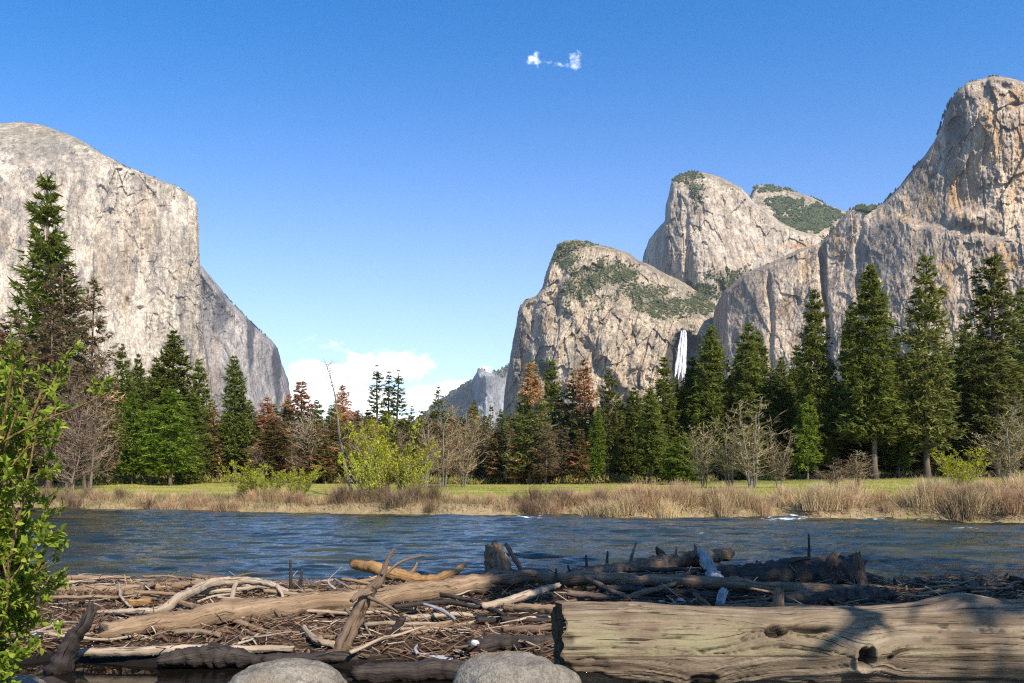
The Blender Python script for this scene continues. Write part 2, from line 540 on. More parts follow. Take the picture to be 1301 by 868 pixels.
mountain("mountain", [(-160, 215), (-100, 180), (-50, 163), (0, 157), (25, 155), (45, 157), (62, 161), (95, 174), (130, 195), (160, 212), (185, 221), (205, 229), (225, 237), (240, 246), (248, 252), (251, 259), (252.5, 280), (253, 310), (254.5, 350), (257, 390), (260, 420), (264, 455), (268, 490), (272, 540), (278, 600)],
         [(-160, 220, 2150), (-160, 600, 2000), (0, 170, 2250), (0, 350, 2130), (0, 590, 2060), (100, 200, 2300), (100, 350, 2200), (100, 590, 2130), (180, 240, 2330), (180, 400, 2260), (180, 590, 2180), (240, 260, 2350), (240, 400, 2310), (245, 590, 2240)],
         R_PALE, rim=30, rim_w=4, amp=.95, block=.8, groove=.6, seed=12, extra=cap_extra,
         zones=[('stain', 185, 290, 14, 70, .35), ('stain', 130, 340, 10, 60, .3), ('stain', 160, 300, 10, 60, .3), ('grey', 55, 185, 45, 20, .7), ('grey', 200, 350, 16, 45, .5), ('grey', 150, 470, 12, 40, .4), ('grey', 175, 235, 12, 16, .6), ('grey', 20, 270, 30, 20, .35), ('stain', 5, 290, 8, 30, .4), ('grey', 105, 400, 8, 60, .3)],
         label="sheer pale granite cliff with rounded shoulder above the left forest")

# far ridge with dark trees behind the middle dome
mountain("mountain", [(925, 300), (940, 262), (952, 252), (957, 240), (963, 235), (980, 236), (1000, 240), (1018, 246), (1035, 252), (1055, 262), (1072, 267), (1085, 275), (1120, 300), (1180, 340)],
         [(925, 300, 3000), (960, 240, 2900), (970, 270, 2750), (1000, 245, 2950), (1000, 290, 2650), (1060, 265, 2950), (1050, 300, 2650), (1120, 310, 2800), (950, 400, 2600), (1100, 400, 2500), (1180, 350, 2850)],
         R_CATH, bottom=420, rim=60, rim_w=4, amp=.9, seed=41, zones=[('veg', 1030, 272, 40, 12, 1.0), ('veg', 1000, 262, 22, 10, .9), ('veg', 1010, 285, 40, 12, 1.0), ('veg', 985, 240, 30, 4, .8)],
         label="wooded far ridge peeking between dome and tower")


# middle dome
def mid_extra(x, y, D):
    D = D + 130 * sstep(-x, -850, -822) * sstep(y, 225, 300)          # left flank turns away
    D = D + 90 * np.exp(-((x - 868 - (y - 230) * .05) / 5) ** 2) * sstep(y, 240, 300) * .3
    D = D + 1.5 * np.clip(245 - y, 0, 40) ** 1.3
    return D


mountain("mountain", [(800, 420), (812, 345), (817, 330), (824, 305), (836, 291), (845, 280), (846, 262), (850, 245), (853, 231), (862, 222), (878, 218), (895, 219), (910, 223), (926, 230), (941, 238), (950, 247), (957, 257), (975, 266), (990, 281), (1010, 291), (1038, 299), (1060, 312), (1090, 330), (1130, 400)],
         [(800, 420, 2600), (820, 320, 2560), (835, 400, 2480), (850, 240, 2480), (858, 320, 2340), (890, 230, 2420), (890, 330, 2260), (890, 420, 2200), (930, 250, 2440), (940, 330, 2290), (985, 300, 2400), (1000, 360, 2300), (1060, 330, 2400), (1060, 450, 2250), (1120, 420, 2300), (860, 500, 2200)],
         R_MIDD, bottom=480, rim=70, rim_w=7, amp=1.15, block=1.0, seed=57, extra=mid_extra,
         zones=[('veg', 870, 223, 24, 8, 1.0), ('veg', 885, 245, 10, 16, .6), ('stain', 1020, 312, 24, 6, .9), ('stain', 960, 318, 18, 5, .5), ('grey', 862, 310, 6, 50, .7), ('grey', 848, 330, 8, 40, .6), ('veg', 895, 370, 50, 10, .9), ('grey', 885, 270, 8, 30, .4), ('veg', 930, 355, 25, 12, .8)],
         label="rounded middle dome standing above the waterfall")


# lower rock left of the waterfall
def low_extra(x, y, D):
    # waterfall alcove: cut back between the two walls
    jx = x + 2.5 * fbm(x / 7, y / 7, 15, 3); jy = y + 3 * fbm(x / 9, y / 9, 16, 3)
    lip = 417 + np.where(jx < 866, .10 * (866 - jx) ** 2, .022 * (jx - 866) ** 2)
    al = sstep(jy, lip, lip + 14) * sstep(jx, 843, 858)
    D = D + 110 * al - 10 * np.exp(-((jy - lip + 3) / 4) ** 2) * sstep(jx, 840, 858)
    # diagonal gullies and ribs in the broken face
    for (x0, y0, x1, y1, wd, am) in [(700, 380, 800, 520, 7, 30), (745, 400, 775, 560, 6, 24), (672, 390, 700, 520, 6, 26), (690, 340, 668, 460, 5, 18), (800, 410, 795, 540, 5, 22), (828, 420, 815, 540, 5, 18), (735, 385, 750, 480, 5, 22), (712, 330, 705, 420, 6, 24), (655, 430, 690, 600, 7, 24)]:
        dd = seg_dist(x + 5 * fbm(x / 14, y / 14, 5, 3), y, [(x0, y0), (x1, y1)])
        D = D + am * np.exp(-(dd / wd) ** 2)
    return D


mountain("mountain", [(628, 600), (636, 545), (640, 505), (644, 478), (648, 452), (651, 436), (655, 415), (657, 398), (661, 388), (668, 381), (680, 376), (688, 366), (692, 352), (697, 337), (703, 322), (709, 310), (717, 305), (732, 304), (748, 308), (766, 312), (785, 316), (800, 322), (812, 331), (826, 336), (842, 346), (858, 353), (874, 362), (890, 372), (905, 385), (918, 395), (940, 420), (980, 500)],
         [(630, 600, 2080), (642, 500, 2060), (655, 420, 2040), (665, 500, 1900), (690, 600, 1780), (690, 380, 1960), (700, 440, 1830), (712, 312, 2030), (735, 306, 2060), (725, 360, 1910), (745, 420, 1790), (760, 580, 1700), (780, 320, 2080), (775, 370, 1930), (785, 412, 1820), (800, 560, 1730), (840, 350, 2160), (835, 395, 1930), (838, 420, 1860), (842, 560, 1780), (875, 365, 2200), (875, 400, 1980), (870, 420, 1900), (875, 560, 1850), (910, 395, 2100), (940, 430, 2000)],
         R_CATH, rim=90, rim_w=6, amp=1.5, seed=71, tilt=.22, block=1.15, extra=low_extra,
         zones=[('veg', 770, 345, 40, 16, .85), ('veg', 845, 390, 42, 16, 1.0), ('veg', 720, 330, 20, 16, .7), ('veg', 820, 372, 40, 12, .8), ('veg', 740, 365, 26, 20, .7), ('veg', 745, 310, 30, 4, .9), ('veg', 885, 385, 24, 14, 1.0), ('grey', 862, 450, 22, 40, 1.6), ('stain', 690, 415, 8, 14, .6), ('grey', 665, 450, 14, 60, .5), ('veg', 690, 470, 18, 14, .7), ('grey', 740, 440, 14, 40, .5), ('stain', 785, 480, 10, 40, .3)],
         label="broken lower rock with grassy bench left of the waterfall")


# right hand tower and wall
def tow_extra(x, y, D):
    ledge = np.interp(x, [900, 1040, 1075, 1110, 1140, 1180, 1215, 1260, 1301, 1420], [385, 310, 290, 280, 272, 285, 292, 300, 303, 315])
    D = D - 20 * sstep(y, ledge - 3, ledge + 9) * sstep(x, 1090, 1150)
    wob = 5 * fbm(y / 40, x * 0, 7, 4)
    D = D + 30 * np.exp(-((x + wob - 1046 - .05 * (y - 330)) / 3.5) ** 2) * sstep(y, 300, 325)       # dark corner
    D = D + 12 * np.exp(-((x + wob - 1092) / 4) ** 2) * sstep(y, 275, 300)
    D = D + 14 * np.exp(-((x + wob - 978) / 3) ** 2) * sstep(y, 340, 360)
    D = D + 140 * sstep(-x, -925, -905)                                       # wall that faces the waterfall
    D = D - 26 * np.exp(-(((x - 1232) / 24) ** 2 + ((y - 278) / 12) ** 2))    # overhanging flake
    D = D + 18 * np.exp(-(((x - 1290) / 8) ** 2 + ((y - 133) / 3) ** 2)) + 16 * np.exp(-(((x - 1278) / 6) ** 2 + ((y - 110) / 4) ** 2))
    return D


mountain("mountain", [(899, 560), (902, 450), (905, 412), (908, 395), (913, 380), (920, 370), (934, 358), (944, 348), (958, 342), (980, 333), (1002, 322), (1022, 314), (1040, 309), (1052, 300), (1064, 285), (1074, 272), (1082, 265), (1093, 263), (1110, 264), (1122, 258), (1134, 246), (1144, 236), (1156, 220), (1168, 206), (1180, 190), (1190, 174), (1197, 160), (1201, 145), (1208, 128), (1216, 116), (1228, 105), (1244, 101), (1262, 96), (1278, 98), (1292, 101), (1304, 106), (1340, 112), (1400, 140), (1470, 190)],
         [(900, 450, 1800), (912, 390, 1800), (935, 365, 1760), (925, 560, 1620), (960, 350, 1720), (975, 450, 1600), (985, 580, 1540), (1030, 320, 1680), (1030, 450, 1540), (1040, 580, 1480), (1085, 270, 1620), (1090, 400, 1470), (1100, 580, 1400), (1140, 245, 1560), (1150, 400, 1390), (1160, 580, 1340), (1195, 170, 1520), (1205, 270, 1420), (1220, 400, 1340), (1230, 580, 1280), (1225, 110, 1500), (1265, 150, 1400), (1275, 100, 1460), (1280, 280, 1360), (1290, 580, 1260), (1400, 150, 1400), (1400, 400, 1300), (1450, 580, 1200)],
         R_TOWR, rim=60, rim_w=5, amp=1.0, block=1.0, groove=.45, seed=83, extra=tow_extra,
         zones=[('grey', 1215, 150, 22, 40, 1.0), ('grey', 1170, 225, 26, 26, .8), ('stain', 1258, 170, 14, 44, .9), ('stain', 1214, 240, 18, 34, 1.1), ('stain', 1238, 225, 12, 50, .6), ('stain', 1185, 260, 10, 20, .6), ('stain', 1298, 200, 10, 60, .8), ('stain', 1290, 125, 12, 16, 1.0), ('stain', 1245, 185, 10, 14, .8), ('grey', 1230, 285, 20, 8, .8), ('stain', 1288, 335, 6, 12, 1.2),
                ('stain', 1062, 305, 8, 26, .7), ('grey', 1048, 350, 6, 60, 1.0), ('stain', 1025, 340, 8, 30, .6), ('grey', 1110, 320, 25, 30, .55), ('grey', 1185, 320, 25, 24, .45), ('stain', 1150, 260, 8, 20, .4), ('stain', 1285, 240, 8, 40, .5), ('grey', 960, 400, 20, 30, .4), ('veg', 1095, 265, 14, 4, .8)],
         label="tall orange stained granite tower and wall on the right")

# waterfall: a falling curtain with strands, thickness and a mist skirt
def waterfall():
    rs = np.random.RandomState(4)
    VV, QQ, off = [], [], 0
    nr, nc = 70, 8
    for st in range(34):
        t = np.linspace(0, 1, nr)[:, None]; a = np.linspace(0, 2 * np.pi, nc, endpoint=False)[None]
        u = rs.uniform(-1, 1)
        y0 = 417.5 + abs(u) * 2.5 + rs.uniform(0, 2.0); y1 = rs.uniform(468, 486)
        y = y0 + (y1 - y0) * t
        tt_ = (y - 418) / 64.
        cxp = 868.8 - 6.0 * tt_ ** 1.15 + u * (3.2 + 3.6 * tt_ ** .8) + .7 * fbm(t * 6, t * 0 + st, st, 3)
        w_ = (.85 + .7 * rs.rand()) * (.55 + .8 * tt_) * (.25 + .75 * sstep(t, 0, .08)) * (1 - .75 * sstep(t, .75, 1.0)) * (1 + .3 * fbm(t * 16, t * 0 + 3, st + 50, 3))
        D0 = 1900 - 34 * tt_ + rs.uniform(-6, 6)
        x = cxp + np.cos(a) * w_; D = D0 + np.sin(a) * w_ * 1.9 + 0 * x
        yy = y + 0 * a
        V = np.stack([(x - 650.5) * D / F, D, EYE + (HZ - yy) * D / F], -1).reshape(-1, 3)
        i = np.arange(nr * nc).reshape(nr, nc); j = np.roll(i, -1, 1)
        VV.append(V); QQ.append(np.stack([i[:-1], j[:-1], j[1:], i[1:]], -1).reshape(-1, 4) + off); off += len(V)
    me = np_mesh("waterfall", np.concatenate(VV), np.concatenate(QQ))
    m, tt, o = material("falling_water")
    geo = tt.new('ShaderNodeNewGeometry')
    s = tt.noise(tt.mapping(geo.outputs['Position'], (.35, .35, .03)), 1, 5, .6)
    c = tt.mix(tt.smooth(s, .38, .60), (.40, .42, .46), (.74, .75, .77))
    principled(tt, o, c, .7, tt.bump(s, .6, 2.0), .2)
    link("waterfall", me, m, kind='structure', label="tall white waterfall dropping from a dark notch")


waterfall()


# scrub and small conifers that stand on the ledges and along the crests
def scrub_material():
    m, t, o = material("scrub")
    geo = t.new('ShaderNodeNewGeometry')
    n = t.noise(geo.outputs['Position'], .04, 4, .6)
    principled(t, o, t.ramp(n, [(.3, (.035, .048, .018)), (.5, (.065, .078, .028)), (.7, (.11, .11, .045))]), .9, None, .1)
    return m


SCRUB = scrub_material()


def tufts(pts, hgt, wid, rs):
    """irregular little bushes or conifers: a ring and tip each, jittered"""
    n = len(pts)
    k = 5
    a = np.arange(k) / k * 2 * np.pi
    ring1 = np.stack([np.cos(a), np.sin(a), 0 * a + .22], 1); ring2 = np.stack([np.cos(a + .6) * .62, np.sin(a + .6) * .62, 0 * a + .58], 1)
    T = np.concatenate([[[0, 0, -.15]], ring1, ring2, [[0, 0, 1.0]]])
    nv = len(T)
    V = np.repeat(T[None], n, 0) + rs.uniform(-.20, .20, (n, nv, 3)) * np.array([1, 1, .7])
    V = V * np.stack([wid, wid, hgt], 1)[:, None] + pts[:, None]
    f = []
    for i in range(k):
        j = (i + 1) % k
        f += [[0, 1 + j, 1 + i], [1 + i, 1 + j, 1 + k + i], [1 + j, 1 + k + j, 1 + k + i], [1 + k + i, 1 + k + j, nv - 1]]
    f = np.array(f)
    Fc = (f[None] + (np.arange(n) * nv)[:, None, None]).reshape(-1, 3)
    return V.reshape(-1, 3), Fc


def scrub_on(label, n, size, rim_n, seed, rim_from=None, rim_to=None, text="", base_p=0.0):
    M = MOUNT[label]
    rs = np.random.RandomState(seed)
    V = M['V']; sc = M['sc']
    P, Hh, W = [], [], []
    if n:
        p = (M['veg'] ** .7 + base_p * (M['veg'] * 0 + 1)).ravel() * (0.22 + sstep(fbm(M['x'] / 7, M['y'] / 6, seed, 4), -.1, .3).ravel()) * (M['y'] < 585).ravel()
        p = p / p.sum()
        idx = rs.choice(len(p), n, p=p)
        q = V.reshape(-1, 3)[idx]
        h = size * rs.uniform(.5, 1.4, n)
        P.append(q); Hh.append(h); W.append(h * rs.uniform(.35, .75, n))
    if rim_n:
        pr = M['prof']
        xs = pr[:, 0]
        ok = np.where((xs > (rim_from if rim_from is not None else -1e9)) & (xs < (rim_to if rim_to is not None else 1e9)))[0]
        wgt = np.clip(.25 + fbm(xs[ok] / 16, xs[ok] * 0, seed + 1, 3) * 1.6, .01, 1)
        idx = rs.choice(ok, rim_n, p=wgt / wgt.sum())
        q = V[0][idx] + np.stack([0 * idx, rs.uniform(0, 12, rim_n), rs.uniform(-5, -2, rim_n)], 1)
        h = rs.uniform(6, 15, rim_n) * size / 11.0
        P.append(q); Hh.append(h); W.append(h * rs.uniform(.22, .4, rim_n))
    v, f = tufts(np.concatenate(P), np.concatenate(Hh), np.concatenate(W), rs)
    link("scrub", np_mesh("scrub", v, f, False), SCRUB, kind='stuff', label=text)


scrub_on("sheer pale granite cliff with rounded shoulder above the left forest", 0, 5.5, 120, 1, 20, 250, "small dark trees along the rounded rim of the pale left cliff")
scrub_on("grey receding east wall beside the sheer pale cliff", 0, 8, 60, 2, 252, 340, "small trees on the edge of the grey receding wall")
scrub_on("wooded far ridge peeking between dome and tower", 3600, 8, 110, 3, 955, 1080, "dark woodland on the far ridge between dome and tower")
scrub_on("rounded middle dome standing above the waterfall", 1700, 5.0, 130, 4, 850, 960, "scrub and small trees on the rounded middle dome")
scrub_on("broken lower rock with grassy bench left of the waterfall", 5600, 3.9, 170, 5, 690, 900, "scrub and small trees on the grassy bench of the lower rock")
scrub_on("tall orange stained granite tower and wall on the right", 160, 6.5, 150, 6, 1040, 1300, "small trees along the skyline of the tall right tower")
scrub_on("hazy far ridge and narrow pale spire at the head of the valley", 3200, 15, 60, 7, 560, 660, "distant woodland on the hazy far ridge")

# ================================================================== valley floor and river
SHX = np.array([-200, -60, -31, -22, -12.8, -4, 0, 3, 5.5, 13, 19, 22.5, 30, 60, 200.])
SHY = np.array([70, 54, 48, 46.3, 43, 41.2, 40.6, 39.5, 37.9, 38.2, 35.4, 34.2, 33, 31, 30.])


def shore(X):
    return np.interp(X, SHX, SHY) + .35 * vnoise(X * .9, X * 0 + 2, 5) + .15 * vnoise(X * 3.1, X * 0, 6)


def ground_z(X, Y):
    X = np.asarray(X, float); Y = np.asarray(Y, float)
    d = Y - shore(X)
    meadow = .95 + .45 * sstep(X, 8, 45) + .1 * sstep(-X, 0, 30)
    far = np.where(d < 0, -.9 + .9 * np.clip(1 + d / 6, 0, 1) ** 2 * .98,
                   meadow * (.55 * sstep(d, 0, 1.2) + .45 * sstep(d, .8, 9)))
    far = far + sstep(d, 1, 8) * (.10 * fbm(X / 9, Y / 9, 21, 3)) + np.where(d > 0, .05 * fbm(X, Y, 22, 3) * sstep(d, 0, 1), 0)
    far = far + np.clip(d - 25, 0, 60) * .006 * sstep(X, 15, 50)
    far = far + np.clip(Y - 160, 0, 5000) * .012 + 45 * sstep(Y, 700, 1400)
    # near bank on which the camera stands; a puddle lies between it and the driftwood on the left
    yl = np.interp(X, [-9, -4.6, -3.6, -2, -.5, .4], [8.6, 8.2, 7.0, 6.6, 7.4, 8.4])
    nb = -.5 + .75 * sstep(-(Y - yl), -.9, .3) + .35 * sstep(-Y, -5.6, -3.0) + .05 * fbm(X * 1.3, Y * 1.3, 25, 4)
    return np.where(Y < 16, np.maximum(nb, -.6), np.where(Y < 22, -.6, far))


def build_ground():
    ys = np.concatenate([np.linspace(-60, 0, 16)[:-1], np.linspace(0, 12, 90), np.linspace(12.3, 30, 24), np.linspace(30.2, 60, 200), np.linspace(60.5, 130, 90), np.geomspace(133, 16000, 60)])
    tx = np.concatenate([-np.geomspace(1, 22, 30)[::-1], np.linspace(-.98, .98, 300), np.geomspace(1, 22, 30)])
    Y, T = np.meshgrid(ys, tx, indexing='ij')
    X = T * (np.maximum(np.abs(Y), 6) + 14) * .95
    Z = ground_z(X, Y)
    me = np_mesh("ground", np.stack([X, Y, Z], -1).reshape(-1, 3), grid_faces(*Y.shape))
    d = (Y - shore(X))
    set_attr(me, "bank", sstep(d, 7, 1) * (d > 0)); set_attr(me, "near", sstep(-Y, -20, -12))
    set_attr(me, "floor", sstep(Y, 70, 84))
    m, t, o = material("valley_floor")
    P = t.new('ShaderNodeNewGeometry').outputs['Position']
    n1 = t.noise(t.mapping(P, (.12, .30, .1)), 1, 5, .6); n2 = t.noise(P, 2.2, 6, .7)
    g = t.ramp(n1, [(.30, (.13, .15, .022)), (.45, (.22, .215, .04)), (.58, (.31, .27, .08)), (.72, (.38, .31, .14))])
    dry = t.ramp(n2, [(.3, (.14, .095, .055)), (.55, (.27, .20, .11)), (.75, (.34, .27, .16))])
    c = t.mix(t.math('MULTIPLY', t.attr('bank'), t.smooth(n2, .25, .5)), g, dry)
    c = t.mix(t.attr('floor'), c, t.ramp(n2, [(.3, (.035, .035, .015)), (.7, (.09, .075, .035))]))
    mud = t.ramp(t.noise(P, 5, 7, .7), [(.3, (.02, .016, .012)), (.55, (.06, .045, .032)), (.8, (.13, .10, .07))])
    c = t.mix(t.attr('near'), c, mud)
    principled(t, o, c, .95, t.bump(n2, .6, .15), .1)
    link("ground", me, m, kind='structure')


build_ground()


def build_river():
    # one sheet from the near bank to the far shore; waves run with the current
    NY, NX = 760, 620
    ys = 6.0 + (62 - 6.0) * np.linspace(0, 1, NY) ** 1.55
    tx = np.linspace(-1, 1, NX)
    Y, T = np.meshgrid(ys, tx, indexing='ij')
    X = T * (8 + Y * .80)
    q = X + .8 * fbm(X / 5, Y / 5, 40, 3)
    wv = 3.3 * .030 * fbm_axis(q / 4.2, Y / .85, 41, 4, .5) + .066 * (1 - 2 * np.abs(fbm_axis(q / 2.0, Y / .55, 44, 3, .5))) + .014 * fbm(X / .35, Y / .2, 47, 3)
    wv = wv + .055 * fbm_axis(X / 9, Y / 2.6, 48, 3)
    calm = sstep(Y, 11.5, 16.5)
    rapid = np.zeros_like(X)
    for (px, py, rx, ry, am) in [(1000, 660, 45, 3.2, 1.0), (1090, 660, 25, 2, .8), (1225, 674, 26, 2.6, .6), (680, 658, 34, 2.6, .8), (760, 659, 20, 2, .6), (810, 660, 16, 2, .6), (1170, 662, 30, 2.5, .5), (1275, 672, 22, 2, .4), (930, 659.5, 22, 1.6, .7), (1040, 659, 40, 1.6, .8), (1130, 661, 34, 1.8, .8), (720, 657.5, 20, 1.5, .6), (1300, 666, 30, 2.2, .7), (640, 656.5, 14, 1.2, .5), (500, 655, 20, 1.2, .4), (960, 668, 30, 2, .35), (1110, 690, 20, 2, .3), (880, 676, 60, 3, .25), (570, 657, 25, 2, .35)]:
        D = EYE * F / (py - HZ)
        cx = (px - 650.5) * D / F
        rapid = np.maximum(rapid, am * np.exp(-((X - cx) / (rx * D / F)) ** 2 - ((Y - D) / (ry * D * D / F / EYE)) ** 2))
    Z = wv * (.03 + .97 * calm) + rapid * (.16 * fbm(X / .9, Y / .7, 51, 4, .6) + .07)
    me = np_mesh("river", np.stack([X, Y, Z], -1).reshape(-1, 3), grid_faces(NY, NX))
    edge = sstep(shore(X) - Y, 1.1, .1) * .0
    set_attr(me, "foam", sstep(rapid * .85 + 1.15 * fbm(X / .7, Y / .35, 52, 5, .65), .70, 1.1) * (rapid > .04) + edge)
    set_attr(me, "calm", calm)
    m, t, o = material("river_water")
    P = t.new('ShaderNodeNewGeometry').outputs['Position']
    n1 = t.noise(t.mapping(P, (1.3, 4.5, 1)), 1, 5, .6); n2 = t.noise(t.mapping(P, (4.5, 13, 1)), 1, 4, .6)
    h = t.math('ADD', t.math('MULTIPLY', n1, .7), t.math('MULTIPLY', n2, .3))
    b = t.new('ShaderNodeBump')
    b.inputs['Distance'].default_value = .055
    t.link(t.math('ADD', .012, t.math('MULTIPLY', t.attr('calm'), .72)), b.inputs['Strength']); t.link(h, b.inputs['Height'])
    bedn = t.noise(t.mapping(P, (.25, .9, 1)), 1, 4, .6)
    bed = t.ramp(bedn, [(.35, (.006, .014, .020)), (.52, (.022, .030, .020)), (.66, (.052, .050, .024))])
    bed = t.mix(t.attr('calm'), (.006, .005, .004), bed)  # near water: deep shade and depth darkened into its base colour
    c = t.mix(t.attr('foam'), bed, (.80, .82, .82))
    p = principled(t, o, c, t.math('ADD', .045, t.math('MULTIPLY', t.attr('foam'), .6)), b.outputs[0], .5)
    p.inputs['IOR'].default_value = 1.333
    link("river", me, m, kind='structure')


build_river()


# ================================================================== trees
def tri_mesh(name, tris, attrs=None, smooth=False):
    """tris: (n,3,3); attrs: name -> (n,) per triangle"""
    n = len(tris)
    me = np_mesh(name, tris.reshape(-1, 3), np.arange(n * 3).reshape(-1, 3), smooth)
    for k, v in (attrs or {}).items():
        set_attr(me, k, np.repeat(v, 3))
    return me


def tube(path, rad, k=7, seed=0, rough=0.0, caps=True):
    """rings round a path -> (verts, quads, caps)"""
    path = np.asarray(path, float); rad = np.asarray(rad, float)
    n = len(path)
    tg = np.gradient(path, axis=0); tg /= np.linalg.norm(tg, axis=1)[:, None] + 1e-9
    up = np.array([0, 0, 1.0]) if abs(tg[0][2]) < .9 else np.array([1.0, 0, 0])
    nrm = np.zeros_like(path)
    for i in range(n):
        u = up - tg[i] * np.dot(up, tg[i])
        up = u / (np.linalg.norm(u) + 1e-9)
        nrm[i] = up
    bn = np.cross(tg, nrm)
    a = np.arange(k) / k * 2 * np.pi
    r = rad[:, None] * np.ones((1, k))
    if rough:
        s = np.linspace(0, n * .5, n)[:, None]
        r = r * (1 + rough * fbm(np.cos(a)[None] * 1.2 + 3 + 0 * s, s + np.sin(a)[None] * 1.2, seed, 3))
    V = path[:, None] + r[..., None] * (np.cos(a)[None, :, None] * nrm[:, None] + np.sin(a)[None, :, None] * bn[:, None])
    i = np.arange(n * k).reshape(n, k)
    j = np.roll(i, -1, 1)
    Q = np.stack([i[:-1], j[:-1], j[1:], i[1:]], -1).reshape(-1, 4)
    V = V.reshape(-1, 3)
    if caps:
        V = np.concatenate([V, path[:1], path[-1:]])
        c0, c1 = len(V) - 2, len(V) - 1
        T = np.concatenate([np.stack([j[0], i[0], np.full(k, c0)], 1), np.stack([i[-1], j[-1], np.full(k, c1)], 1)])
    else:
        T = np.zeros((0, 3), int)
    return V, Q, T


class Soup:
    def __init__(self):
        self.v, self.q, self.t, self.n = [], [], [], 0

    def add(self, V, Q, T=None):
        self.v.append(V); self.q.append(np.asarray(Q) + self.n)
        if T is not None and len(T): self.t.append(np.asarray(T) + self.n)
        self.n += len(V)

    def mesh(self, name, smooth=True):
        fl = []
        if self.q: fl.append(np.concatenate(self.q))
        if self.t: fl.append(np.concatenate(self.t))
        return np_mesh(name, np.concatenate(self.v), fl, smooth)


def foliage_material(name, c0, c1, c2, dead=(.60, .36, .19), trans=.38, var=.35):
    m, t, o = material(name)
    lum = t.attr('lum')
    rnd = t.new('ShaderNodeObjectInfo').outputs['Random']
    f = t.math('ADD', t.math('MULTIPLY', lum, .7), t.math('MULTIPLY', rnd, .3))
    c = t.ramp(f, [(.1, c0), (.5, c1), (.9, c2)])
    c = t.mix(t.attr('dead'), c, t.mix(lum, tuple(x * .6 for x in dead), tuple(min(1, x * 1.25) for x in dead)))
    hs = t.new('ShaderNodeHueSaturation')
    t.put(hs.inputs['Hue'], t.math('ADD', .485, t.math('MULTIPLY', rnd, .03)))
    t.put(hs.inputs['Value'], t.math('ADD', 1 - var / 2, t.math('MULTIPLY', t.math('FRACT', t.math('MULTIPLY', rnd, 7.31)), var)))
    t.link(c, hs.inputs['Color'])
    c = hs.outputs[0]
    d = t.new('ShaderNodeBsdfDiffuse'); t.link(c, d.inputs[0])
    tr = t.new('ShaderNodeBsdfTranslucent'); t.link(c, tr.inputs[0])
    mx = t.new('ShaderNodeMixShader'); mx.inputs[0].default_value = trans
    t.link(d.outputs[0], mx.inputs[1]); t.link(tr.outputs[0], mx.inputs[2])
    t.link(mx.outputs[0], o.inputs[0])
    return m


def bark_material(name, a, b, sc=(6, 6, 1.2)):
    m, t, o = material(name)
    P = t.new('ShaderNodeTexCoord').outputs['Object']
    n = t.noise(t.mapping(P, sc), 1, 5, .65)
    principled(t, o, t.mix(t.smooth(n, .3, .7), a, b), .95, t.bump(n, .7, .1), .1)
    return m


BARK = bark_material("conifer_bark", (.085, .062, .046), (.24, .175, .13))
BARKL = bark_material("weathered_bark", (.085, .07, .055), (.21, .18, .145))
BARKG = bark_material("grey_bark", (.12, .105, .085), (.29, .255, .205))
FIR = foliage_material("fir_needles", (0.0979, 0.1238, 0.027), (0.181, 0.2111, 0.0459), (0.2968, 0.3095, 0.0756))
FIRB = foliage_material("bright_needles", (0.0975, 0.156, 0.0192), (0.182, 0.264, 0.0336), (0.299, 0.372, 0.06))
PINE = foliage_material("pine_needles", (0.1104, 0.1267, 0.0338), (0.1904, 0.2059, 0.0572), (0.3036, 0.297, 0.091))
DYING = foliage_material("dying_needles", (.15, .12, .066), (.265, .205, .115), (.40, .32, .185), dead=(.50, .31, .17))
OLIVE = foliage_material("olive_needles", (0.1283, 0.1254, 0.036), (0.2295, 0.2048, 0.0624), (0.3375, 0.2816, 0.096))
TWIG = foliage_material("grey_twigs", (0.207, 0.159, 0.086), (0.3312, 0.2571, 0.1474), (0.4554, 0.36, 0.2171), trans=.1)
TWIGB = foliage_material("brown_twigs", (0.1716, 0.1265, 0.0871), (0.3003, 0.2269, 0.1584), (0.4433, 0.3438, 0.2376), trans=.1)
LIME = foliage_material("lime_leaves", (.24, .28, .02), (.40, .42, .035), (.56, .54, .07), trans=.4)


